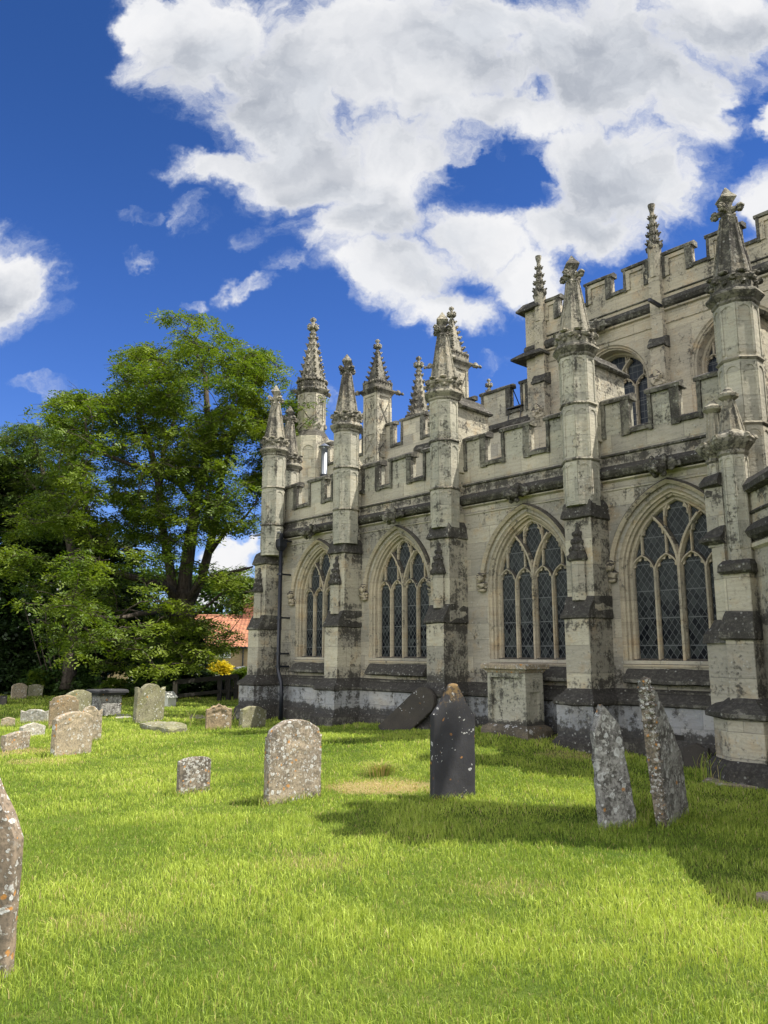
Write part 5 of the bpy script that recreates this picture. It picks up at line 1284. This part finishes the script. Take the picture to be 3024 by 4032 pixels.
# ------------------------------------------------------------------ foliage
def leaflets(centers, out_dir, n, size, drop=.25, spread=.32, long=2.2, rng=RNG):
    """compound leaves: each centre grows n leaflets along a drooping rachis; returns verts and tones"""
    K = len(centers)
    az = rng.uniform(0, 2*np.pi, K); d = np.stack([np.cos(az), np.sin(az), rng.normal(-drop, .28, K)], -1)
    d = d+out_dir*.7; d /= np.linalg.norm(d, axis=1, keepdims=True)
    up = np.array([0, 0, 1.])+rng.normal(0, .35, (K, 3)); sd_ = np.cross(d, up); sd_ /= np.linalg.norm(sd_, axis=1, keepdims=True)+1e-6
    V = []; T = []; tone = rng.uniform(0, 1, K)
    for j in range(n):
        t = (j//2+.5)/(n/2); sg = 1 if j % 2 else -1
        base = centers+d*spread*t+np.array([0, 0, -1.])*spread*.35*t*t
        ax = sd_*sg*.9+d*.5+rng.normal(0, .18, (K, 3)); ax /= np.linalg.norm(ax, axis=1, keepdims=True)
        nr = np.cross(ax, d)+rng.normal(0, .25, (K, 3)); wv = np.cross(nr, ax); wv /= np.linalg.norm(wv, axis=1, keepdims=True)+1e-6
        s_ = size*(rng.uniform(.7, 1.3, (K, 1))); L = s_; Wd = s_/long
        V.append(np.stack([base, base+ax*L*.5+wv*Wd*.5, base+ax*L, base+ax*L*.5-wv*Wd*.5], 1)); T.append(np.clip(tone+rng.normal(0, .15, K), 0, 1))
    return np.concatenate(V).reshape(-1, 3), np.concatenate(T)
def foliage(name, V, T, mat, parent): return np_mesh(name, V, 4, M[mat], parent, {'tone': ('FACE', T)})

def tube_np(mb, pts, r0, r1, n=6): mb.tube(pts, [r0+(r1-r0)*i/(len(pts)-1) for i in range(len(pts))], n)
def inside(poly, x, y):
    c = False; j = len(poly)-1
    for i in range(len(poly)):
        if (poly[i][1] > y) != (poly[j][1] > y) and x < (poly[j][0]-poly[i][0])*(y-poly[i][1])/(poly[j][1]-poly[i][1])+poly[i][0]: c = not c
        j = i
    return c
ZF = .7836
def zp(x, y): return (x*ZF, 1150+y*ZF)

def big_tree(root, limbs, pads, mat, per=36, leafn=8, size=.115, padsz=.8, bark='bark', flat=.38, spread=.30, branch_r=.05):
    """limbs: list of (points, r0, r1); pads: list of (Vector, radius)"""
    t = MB(); nodes = []
    for pts, r0, r1 in limbs:
        P = [Vector(p) for p in pts]; Q = []
        for a, b in zip(P[:-1], P[1:]):
            for i in range(4):
                f = i/4; p = a.lerp(b, f); L = (b-a).length; Q.append(p+Vector(mnoise.noise_vector(p*.9))*.10*L*.35)
        Q.append(P[-1]); tube_np(t, Q, r0, r1, 9)
        nodes += [(q, r0+(r1-r0)*i/len(Q)) for i, q in enumerate(Q)][2:]
    base = Vector(limbs[0][0][0])
    order = sorted(pads, key=lambda p: (p[0]-Vector(limbs[0][0][-1])).length)
    for c, r in order:
        best = min(nodes, key=lambda nd: (nd[0]-c).length+max(0, nd[0].z-c.z)*1.1+.25*(nd[0]-base).length*0)
        a = best[0]; L = (c-a).length
        if L < .15: nodes.append((c, .02)); continue
        n = max(3, int(L/.5)+2); side = Vector(mnoise.noise_vector(c*1.3))
        pts = []
        for i in range(n):
            f = i/(n-1); p = a.lerp(c, f)+Vector((0, 0, 1))*(.12*L*math.sin(f*math.pi))*(.6)+side*.18*L*math.sin(f*math.pi)
            pts.append(p+Vector(mnoise.noise_vector(p*2.1))*.07*(0 < i < n-1))
        r0 = min(best[1]*.75, branch_r*(.35+.22*L)); tube_np(t, pts, max(r0, .014), .010, 5)
        for i, p in enumerate(pts[1:]): nodes.append((p, max(r0*(1-i/n), .012)))
        for _ in range(4):      # twigs
            e = c+Vector((random.gauss(0, 1), random.gauss(0, 1), random.gauss(.1, .35)))*r*.55; tube_np(t, [c, c.lerp(e, .5)+Vector((0, 0, .05)), e], .010, .004, 4)
    t.build('trunk', M[bark], root, smooth=True)
    C = []; D = []
    for c, r in pads:
        k = int(per*(r/.8)**2*1.0)+4; p = RNG.normal(0, 1, (k, 3)); p /= np.linalg.norm(p, axis=1, keepdims=True); p *= (RNG.uniform(0, 1, (k, 1))**.5)
        q = p*np.array([r, r, r*flat]); C.append(q+np.array(c)); D.append(p*np.array([1, 1, .1]))
    V, T = leaflets(np.concatenate(C), np.concatenate(D), leafn, size, spread=spread)
    foliage('crown', V, T, mat, root)

# the big locust tree
def P3(zx, zy, Y): return at_depth(*zp(zx, zy), Y)
TY = 27.5
root = tag(empty('locust_tree', tuple(ground(755, 2745))), 'tall spreading feathery-leaved tree with forked trunk standing left of the church', 'tree')
off = Vector(root.location)
limbs_px = [([(900, 2020, TY), (915, 1800, TY), (920, 1600, TY), (915, 1500, TY)], .50, .34),
            ([(915, 1620, TY), (935, 1400, TY), (965, 1200, TY), (985, 1050, TY+.3), (1030, 880, TY+.2), (1050, 700, TY), (1040, 560, TY-.3), (1030, 430, TY), (990, 320, TY), (960, 230, TY)], .27, .025),
            ([(900, 1620, TY), (870, 1500, TY-.2), (850, 1350, TY-.6), (815, 1180, TY-1.), (800, 1000, TY-1.2), (760, 800, TY-1), (700, 640, TY-1), (690, 540, TY-.8), (650, 470, TY-.6), (590, 400, TY-.6), (550, 350, TY-.6)], .20, .008),
            ([(930, 1600, TY), (1010, 1450, TY+.5), (1050, 1300, TY+.8), (1090, 1150, TY+1), (1110, 950, TY+1), (1150, 800, TY+.5), (1200, 650, TY), (1260, 500, TY), (1330, 370, TY)], .20, .02),
            ([(930, 1560, TY), (1000, 1460, TY-.8), (1100, 1420, TY-1.5), (1180, 1400, TY-2), (1270, 1380, TY-2.4)], .12, .03),
            ([(905, 1550, TY), (830, 1470, TY-1), (700, 1440, TY-2.2), (560, 1400, TY-3.2), (430, 1360, TY-4), (300, 1330, TY-4.6)], .17, .04),
            ([(985, 1080, TY), (900, 960, TY-1), (760, 900, TY-2), (640, 860, TY-2.5), (540, 820, TY-2.8), (440, 740, TY-3), (430, 640, TY-3), (360, 560, TY-3)], .10, .02),
            ([(1060, 1300, TY), (1150, 1180, TY-.8), (1230, 1130, TY-1.5), (1300, 1040, TY-2)], .09, .02),
            ([(1050, 800, TY), (1180, 700, TY-1), (1300, 650, TY-1.8), (1420, 640, TY-2.2), (1530, 600, TY-2.3)], .12, .03),
            ([(940, 1600, TY), (960, 1640, TY-1), (1060, 1560, TY-2), (1130, 1500, TY-2.4), (1230, 1480, TY-2.6)], .08, .02),
            ([(900, 1640, TY), (820, 1600, TY-2), (700, 1620, TY-4), (560, 1640, TY-5.5), (430, 1620, TY-6)], .12, .03),
            ([(800, 1000, TY-1.2), (820, 800, TY-.6), (880, 620, TY-.4), (850, 450, TY-.4), (790, 330, TY-.4)], .10, .02)]
limbs = [([P3(*p)-off for p in pts], a, b) for pts, a, b in limbs_px]
OUT = [(240, 620), (300, 500), (420, 510), (540, 545), (600, 580), (580, 500), (590, 350), (700, 270), (800, 290), (860, 360), (880, 240), (780, 130), (880, 90), (1060, 120), (1180, 220), (1330, 300), (1440, 430), (1500, 520), (1590, 560), (1560, 720), (1460, 760), (1440, 900), (1330, 1000), (1300, 1060), (1320, 1200), (1240, 1260), (1120, 1290), (1090, 1370), (1280, 1370), (1290, 1450), (1280, 1560), (1130, 1640), (1190, 1740), (1060, 1860), (900, 1880), (820, 1900), (560, 1900), (330, 1840), (250, 1700), (60, 1500), (20, 1320), (90, 1100), (230, 1000), (260, 820), (360, 760), (250, 690)]
pads = []
man = [(880, 130, 60), (960, 140, 55), (1035, 135, 40), (815, 130, 30), (920, 205, 60), (1000, 240, 60), (1110, 225, 60), (1185, 250, 55), (1255, 310, 60), (1335, 320, 50), (1400, 385, 50), (1430, 440, 40), (735, 290, 42), (790, 310, 35), (640, 365, 42), (605, 350, 28), (680, 400, 35), (745, 370, 40), (300, 505, 32), (345, 515, 45), (410, 540, 45), (480, 535, 38), (525, 548, 26), (290, 625, 42), (380, 640, 55), (480, 620, 50), (560, 615, 45), (610, 575, 32), (660, 570, 36), (1545, 560, 40), (1500, 570, 50), (1560, 640, 35), (1500, 660, 45), (1545, 700, 30), (1450, 560, 55), (1480, 750, 30), (1470, 620, 55), (1420, 720, 45), (1290, 1130, 40), (1270, 1200, 40), (1240, 1390, 45), (1180, 1430, 50), (1260, 1450, 45), (1230, 1530, 45), (1150, 1560, 45), (1160, 1700, 45), (1180, 1755, 30), (1090, 1750, 45), (1000, 1700, 50), (950, 1640, 50), (860, 1800, 60), (780, 1850, 55), (920, 1850, 40)]
for x, y, r in man:
    for _ in range(2 if r > 40 else 1):
        Y = TY+random.uniform(-1.4, 1.4)-(2.0 if x > 1380 or x < 600 else 0); rr = r*ZF*Y/FPX*1.02; pads.append((P3(x+random.uniform(-.3, .3)*r, y+random.uniform(-.2, .2)*r, Y)-off, rr))
cnt = 0
while cnt < 950:
    x, y = random.uniform(0, 1600), random.uniform(90, 1910)
    if not inside(OUT, x, y): continue
    # gaps that show sky or the limbs behind
    g = mnoise.noise(Vector((x*.0052, y*.0068, 4.2)))+.5*mnoise.noise(Vector((x*.014, y*.016, 1.2)))
    hole = (1020 < x < 1320 and 1210 < y < 1400) or (960 < x < 1120 and 1480 < y < 1620)
    if hole or (g > .21 and random.random() < .9): continue
    if 880 < x < 1010 and 1180 < y < 1620 and random.random() < .75: continue
    if y > 1250 and x < 850 and random.random() < .6: continue
    spanY = 3.8; Y = TY-.6+random.uniform(-spanY, spanY)-(2.6 if y > 1250 and x < 820 else 0)-(1.5 if x < 500 else 0)
    if x > 1250: Y = TY-1.5+random.uniform(-1.2, 2)
    pads.append((P3(x, y, Y)-off, random.uniform(.34, .70))); cnt += 1
big_tree(root, limbs, pads, 'leaf', per=50, size=.115, flat=.30)

# the tree at the far left, behind
TY2 = 33.
root = tag(empty('locust_tree', tuple(ground(165, 2745))), 'slighter grey-green feathery tree at the left edge, partly behind the tall one', 'tree'); off = Vector(root.location)
limbs = [([P3(*p)-off for p in pts], a, b) for pts, a, b in [([(330, 2000, 28), (380, 1700, 28.5), (400, 1450, 29), (330, 1200, 30), (240, 1000, 31), (200, 850, 32), (170, 740, 33)], .26, .04), ([(240, 1050, 31), (120, 930, 32), (60, 820, 33)], .12, .03), ([(240, 1000, 31), (300, 880, 32), (330, 800, 33)], .1, .03)]]
OUT2 = [(-80, 700), (0, 735), (40, 690), (150, 660), (240, 690), (330, 700), (420, 800), (420, 960), (350, 1100), (200, 1120), (-80, 1060)]
pads = []; cnt = 0
while cnt < 280:
    x, y = random.uniform(-80, 430), random.uniform(640, 1120)
    if not inside(OUT2, x, y) or mnoise.noise(Vector((x*.009, y*.011, 9))) > .24: continue
    pads.append((P3(x, y, 32+random.uniform(-2, 2.5))-off, random.uniform(.35, .65))); cnt += 1
big_tree(root, limbs, pads, 'leaf2', per=44)

def bush(name, label, cat, px, pz, Y, rx, rz, ry, mat, n, size=.14, group=None, stems=True, seed=0, leafn=4, lumpy=.45):
    """leafy mass centred at the pixel (px, pz) at depth Y, radii in metres"""
    c = at_depth(px, pz, Y); gz = float(hgt(c.x, Y)); root = tag(empty(name, (c.x, Y, gz)), label, cat, group)
    p = RNG.normal(0, 1, (n, 3)); p /= np.linalg.norm(p, axis=1, keepdims=True); rr = np.ones(n)
    for i in range(n): rr[i] = 1+lumpy*mnoise.noise(Vector(p[i]*1.8)+Vector((seed, 0, 0)))+.5*lumpy*mnoise.noise(Vector(p[i]*4.5)+Vector((seed, 3, 0)))
    q = p*rr[:, None]*(RNG.uniform(.45, 1, (n, 1))**.45)*np.array([rx, ry, rz])+np.array([0, 0, c.z-gz]); q[:, 2] = np.maximum(q[:, 2], .03)
    V, T = leaflets(q, p, leafn, size, drop=.1, spread=size*1.5, long=1.6); foliage('leaves', V, T, mat, root)
    if stems:
        t = MB()
        for i in range(6):
            a = i*1.05; e = Vector((math.cos(a)*rx*.5, math.sin(a)*ry*.5, c.z-gz+rz*.3)); tube_np(t, [(math.cos(a)*.1, math.sin(a)*.1, -.1), tuple(e*.5+Vector((0, 0, .1))), tuple(e)], .05, .012, 5)
        t.build('stems', M['bark'], root)
    return root
# dark evergreens behind
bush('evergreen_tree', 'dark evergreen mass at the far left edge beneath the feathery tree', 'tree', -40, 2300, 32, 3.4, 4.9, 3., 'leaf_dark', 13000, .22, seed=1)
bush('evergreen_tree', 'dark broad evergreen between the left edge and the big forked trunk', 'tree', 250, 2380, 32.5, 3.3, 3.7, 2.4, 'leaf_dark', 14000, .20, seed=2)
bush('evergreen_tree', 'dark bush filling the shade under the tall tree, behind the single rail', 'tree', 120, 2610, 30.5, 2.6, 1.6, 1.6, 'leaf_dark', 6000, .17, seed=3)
bush('evergreen_tree', 'dark leafy bush in front of the left end of the cottage roof', 'tree', 560, 2520, 31.5, 1.75, 1.05, 1.2, 'leaf_dark', 5000, .15, seed=21)
bush('ivy_trunk', 'ivy-smothered dark trunk column rising left of the cottage window', 'tree', 730, 2620, 27.3, .62, 1.55, .55, 'leaf_ivy', 7000, .09, seed=4, lumpy=.25)
bush('shrub', 'glossy green shrub with light leaves between the two fences', 'shrub', 625, 2685, 26.6, .80, .62, .6, 'leaf_mid', 2600, .10, seed=5)
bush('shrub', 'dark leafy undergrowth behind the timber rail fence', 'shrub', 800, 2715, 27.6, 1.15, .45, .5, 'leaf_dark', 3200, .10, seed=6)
bush('shrub', 'leafy green bush under the left trees beside the pale rail', 'shrub', 235, 2690, 28.5, 1.2, .6, .6, 'leaf_mid', 2600, .11, seed=7)
bush('shrub', 'small bright fern-like bush beside the flat-topped headstone', 'shrub', 160, 2672, 28.2, .35, .28, .3, 'leaf', 500, .10, seed=8)
bush('golden_shrub', 'bright yellow shrub in front of the cottage wall', 'shrub', 858, 2640, 38, .62, .42, .5, 'leaf_yellow', 1500, .12, seed=9)
bush('shrub', 'light green garden bush by the cottage porch', 'shrub', 965, 2668, 38, .65, .42, .5, 'leaf', 1500, .12, seed=10)
bush('shrub', 'pale weedy bush below the golden shrub', 'shrub', 800, 2672, 36, .55, .35, .4, 'leaf', 900, .12, seed=11)
bush('shrub', 'yellow-green weeds growing behind the dark table tomb', 'shrub', 455, 2712, 27.5, .55, .30, .4, 'leaf', 900, .10, seed=12)
bush('hedge', 'distant green trees behind the cottage roof', 'trees', 640, 2470, 68, 16, 4.6, 3, 'leaf_mid', 9000, .45, seed=13)
bush('hedge', 'dark hedge closing the churchyard at the far left', 'hedge', -300, 2640, 34, 7, 2.6, 2, 'leaf_dark', 9000, .22, seed=14)
# dog roses in the dark foliage
pp = []
for _ in range(46):
    g = at_depth(random.gauss(190, 70), random.gauss(2390, 75), 29.6+random.uniform(-.3, .3)); pp.append(g)
c0 = Vector(tuple(ground(200, 2740))); root = tag(empty('rose_bush', tuple(c0)), 'rambling white dog roses dotted through the dark foliage at left', 'rose bush')
q = MB()
for i, g in enumerate(pp): q.lump(g-c0, (.05, .04, .05), 1, .2, i)
o = q.build('flowers', M['petal'], root); o['kind'] = 'stuff'
C_ = np.array([tuple(g-c0) for g in pp for _ in range(24)])+RNG.normal(0, .22, (len(pp)*24, 3)); V, T = leaflets(C_, RNG.normal(0, 1, C_.shape), 4, .12, spread=.18, long=1.6); foliage('leaves', V, T, 'leaf_mid', root)
t = MB()
for i in range(6): tube_np(t, [(i*.1, 0, 0), (i*.2-.5, -.3, 1.6), (i*.4-1.2, -.2, 3.4)], .03, .01, 5)
t.build('stems', M['bark'], root)

# ------------------------------------------------------------------ grass
def make_grass():
    V5 = []; T5 = []; D5 = []
    dry = [(ground(px, py), rx, ry, am) for px, py, rx, ry, am in DRY]
    bands = [(3.0, 5.2, 6500, .050, .0038), (5.2, 8., 4200, .046, .0052), (8., 12., 2300, .044, .0080), (12., 18., 1100, .046, .012), (18., 32., 380, .05, .020)]
    for y0, y1, dens_, hgt_, wd in bands:
        w0_ = .60*y1+3.2; area = 2*w0_*(y1-y0); n = int(area*dens_)
        X = RNG.uniform(-w0_, w0_, n); Y = RNG.uniform(y0, y1, n)
        k = (np.abs(X) < .60*Y+3.2); s = (X-OX)*UX+(Y-OY)*UY; d = (X-OX)*NX+(Y-OY)*NY
        k &= ~((d < .10) & (s < 10.3)); k &= ~((s < -1.4) & (d < 1.2) & (s > -9)); X, Y, s, d = X[k], Y[k], s[k], d[k]; n = len(X)
        cl = np.array([mnoise.noise(Vector((a*1.6, b*1.6, 0)))+.6*mnoise.noise(Vector((a*6.1, b*6.1, 3))) for a, b in zip(X, Y)])
        c2 = np.array([mnoise.noise(Vector((a*.5, b*.5, 7))) for a, b in zip(X, Y)])
        dr = np.zeros(n)
        for g, rx, ry, am in dry:
            q = np.sqrt(((X-g.x)/rx)**2+((Y-g.y)/ry)**2)+cl*.5; dr = np.maximum(dr, am*(1-sstep(q, .55, 1.15)))
        h = hgt_*(1+.65*cl+.3*c2)*RNG.uniform(.5, 1.35, n)*(1-.55*dr); h *= 1+.8*np.exp(-np.maximum(d-.1, 0)/.12)*(s < 10.4)*(s > -2)
        az = RNG.uniform(0, 2*np.pi, n); lean = np.abs(RNG.normal(0, .55, n))+.1; la = RNG.uniform(0, 2*np.pi, n)+c2*2
        Z = hgt(X, Y); base = np.stack([X, Y, Z-.005], -1); wv = np.stack([np.cos(az), np.sin(az), 0*az], -1)*(wd*RNG.uniform(.6, 1.3, n))[:, None]/2
        ld = np.stack([np.cos(la), np.sin(la), 0*la], -1); up = np.array([0, 0, 1.])
        mid = base+up*(h*.6)[:, None]+ld*(h*lean*.22)[:, None]; tip = base+up*(h*(1-.18*lean))[:, None]+ld*(h*lean*.85)[:, None]
        tw = np.clip(.5+.38*cl+.55*c2+RNG.normal(0, .22, n), 0, 1); dd = ((RNG.uniform(0, 1, n) < dr*.95) | (RNG.uniform(0, 1, n) < .03+.05*np.clip(c2, 0, 1))).astype(float)
        # lower quad and upper triangle (as a quad with a narrow tip)
        V5.append(np.stack([base-wv, base+wv, mid+wv*.8, mid-wv*.8], 1)); V5.append(np.stack([mid-wv*.8, mid+wv*.8, tip+wv*.12, tip-wv*.12], 1))
        T5 += [tw, tw]; D5 += [dd, dd]
    # longer uncut grass at the foot of every stone
    for A, B, th in FOOT[:23]:
        t = (B-A); L = t.length; t.normalize(); nr = Vector((-t.y, t.x, 0)); far = max(1., A.y/9.); n = int((L+.2)*900/far)
        u = RNG.uniform(-.05, L+.05, n); side = RNG.uniform(0, 1, n) < .6; off_ = np.where(side, -np.abs(RNG.normal(0, .035, n))-.004, th+np.abs(RNG.normal(0, .035, n)))
        X = A.x+t.x*u+nr.x*off_; Y = A.y+t.y*u+nr.y*off_; base = np.stack([X, Y, hgt(X, Y)-.005], -1); h = RNG.uniform(.03, .11, n); az = RNG.uniform(0, 2*np.pi, n)
        wv = np.stack([np.cos(az), np.sin(az), 0*az], -1)*(.0025*far); la = RNG.uniform(0, 2*np.pi, n); ld = np.stack([np.cos(la), np.sin(la), 0*la], -1); up = np.array([0, 0, 1.])
        mid = base+up*(h*.6)[:, None]+ld*(h*.12)[:, None]; tip = base+up*h[:, None]+ld*(h*.5)[:, None]
        V5 += [np.stack([base-wv, base+wv, mid+wv*.8, mid-wv*.8], 1), np.stack([mid-wv*.8, mid+wv*.8, tip+wv*.1, tip-wv*.1], 1)]; tw = RNG.uniform(.1, .8, n); dd = (RNG.uniform(0, 1, n) < .12).astype(float); T5 += [tw, tw]; D5 += [dd, dd]
    # tall seeding stalks at the wall foot and here and there in the lawn
    for px, py, n, sp_, hm in ((2850, 3072, 46, .22, .34), (2960, 3085, 40, .22, .26), (2790, 3040, 14, .1, .3), (755, 2862, 3, .05, .55), (905, 2862, 4, .06, .42), (990, 2868, 3, .04, .3), (1440, 2868, 14, .3, .14), (2560, 3236, 26, .05, .16), (2120, 2925, 20, .3, .10)):
        g = ground(px, py); a = RNG.uniform(0, 2*np.pi, n); base = np.stack([g.x+RNG.normal(0, sp_, n), g.y+RNG.normal(0, sp_*.5, n), np.full(n, g.z)], -1); h = hm*RNG.uniform(.45, 1., n)
        ld = np.stack([np.cos(a), np.sin(a), 0*a], -1); wv = np.stack([np.full(n, .0035), 0*a, 0*a], -1)*(g.y/10); up = np.array([0, 0, 1.])
        mid = base+up*(h*.6)[:, None]+ld*(h*.10)[:, None]; tip = base+up*h[:, None]+ld*(h*.35)[:, None]
        V5 += [np.stack([base-wv, base+wv, mid+wv*.8, mid-wv*.8], 1), np.stack([mid-wv*.8, mid+wv*.8, tip+wv*.5, tip-wv*.5], 1)]; tw = RNG.uniform(.2, .9, n); dd = (RNG.uniform(0, 1, n) < .4).astype(float)*.8; T5 += [tw, tw]; D5 += [dd, dd]
    # coarse tuft in the dry patch
    g = ground(1500, 3052); n = 420; a = RNG.uniform(0, 2*np.pi, n); r = np.abs(RNG.normal(0, .10, n)); base = np.stack([g.x+r*np.cos(a), g.y+r*np.sin(a), np.full(n, g.z)], -1)
    o_ = np.stack([np.cos(a), np.sin(a), 0*a], -1); h = RNG.uniform(.08, .2, n); wv = np.cross(o_, [0, 0, 1.])*.003
    mid = base+o_*(h*.25)[:, None]+np.array([0, 0, 1.])*(h*.7)[:, None]; tip = base+o_*(h*.9)[:, None]+np.array([0, 0, 1.])*(h*.85)[:, None]
    V5 += [np.stack([base-wv, base+wv, mid+wv, mid-wv], 1), np.stack([mid-wv, mid+wv, tip+wv*.2, tip-wv*.2], 1)]; dd = (RNG.uniform(0, 1, n) < .5).astype(float); tw = RNG.uniform(0, .4, n); T5 += [tw, tw]; D5 += [dd, dd]
    V = np.concatenate(V5).reshape(-1, 3); o = np_mesh('grass', V, 4, M['grass'], None, {'tone': ('FACE', np.concatenate(T5)), 'dry': ('FACE', np.concatenate(D5))})
    tag(o, 'short sunlit lawn grass covering the churchyard', 'grass', kind='stuff')
make_grass()

# groups of like things
for o in list(COL.objects):
    if o.parent is None and 'category' in o.keys():
        g = {'headstone': 'headstones standing in the churchyard lawn', 'grave slab': 'flat stones lying in the churchyard grass', 'shrub': 'garden shrubs beyond the graves', 'fence': 'timber fences at the churchyard edge', 'tomb': 'chest tombs in the churchyard'}.get(o['category'])
        if o.name.startswith('evergreen_tree'): g = 'dark evergreens along the left edge'
        if o.name.startswith('locust_tree'): g = 'feathery-leaved trees left of the church'
        if g: o['group'] = g
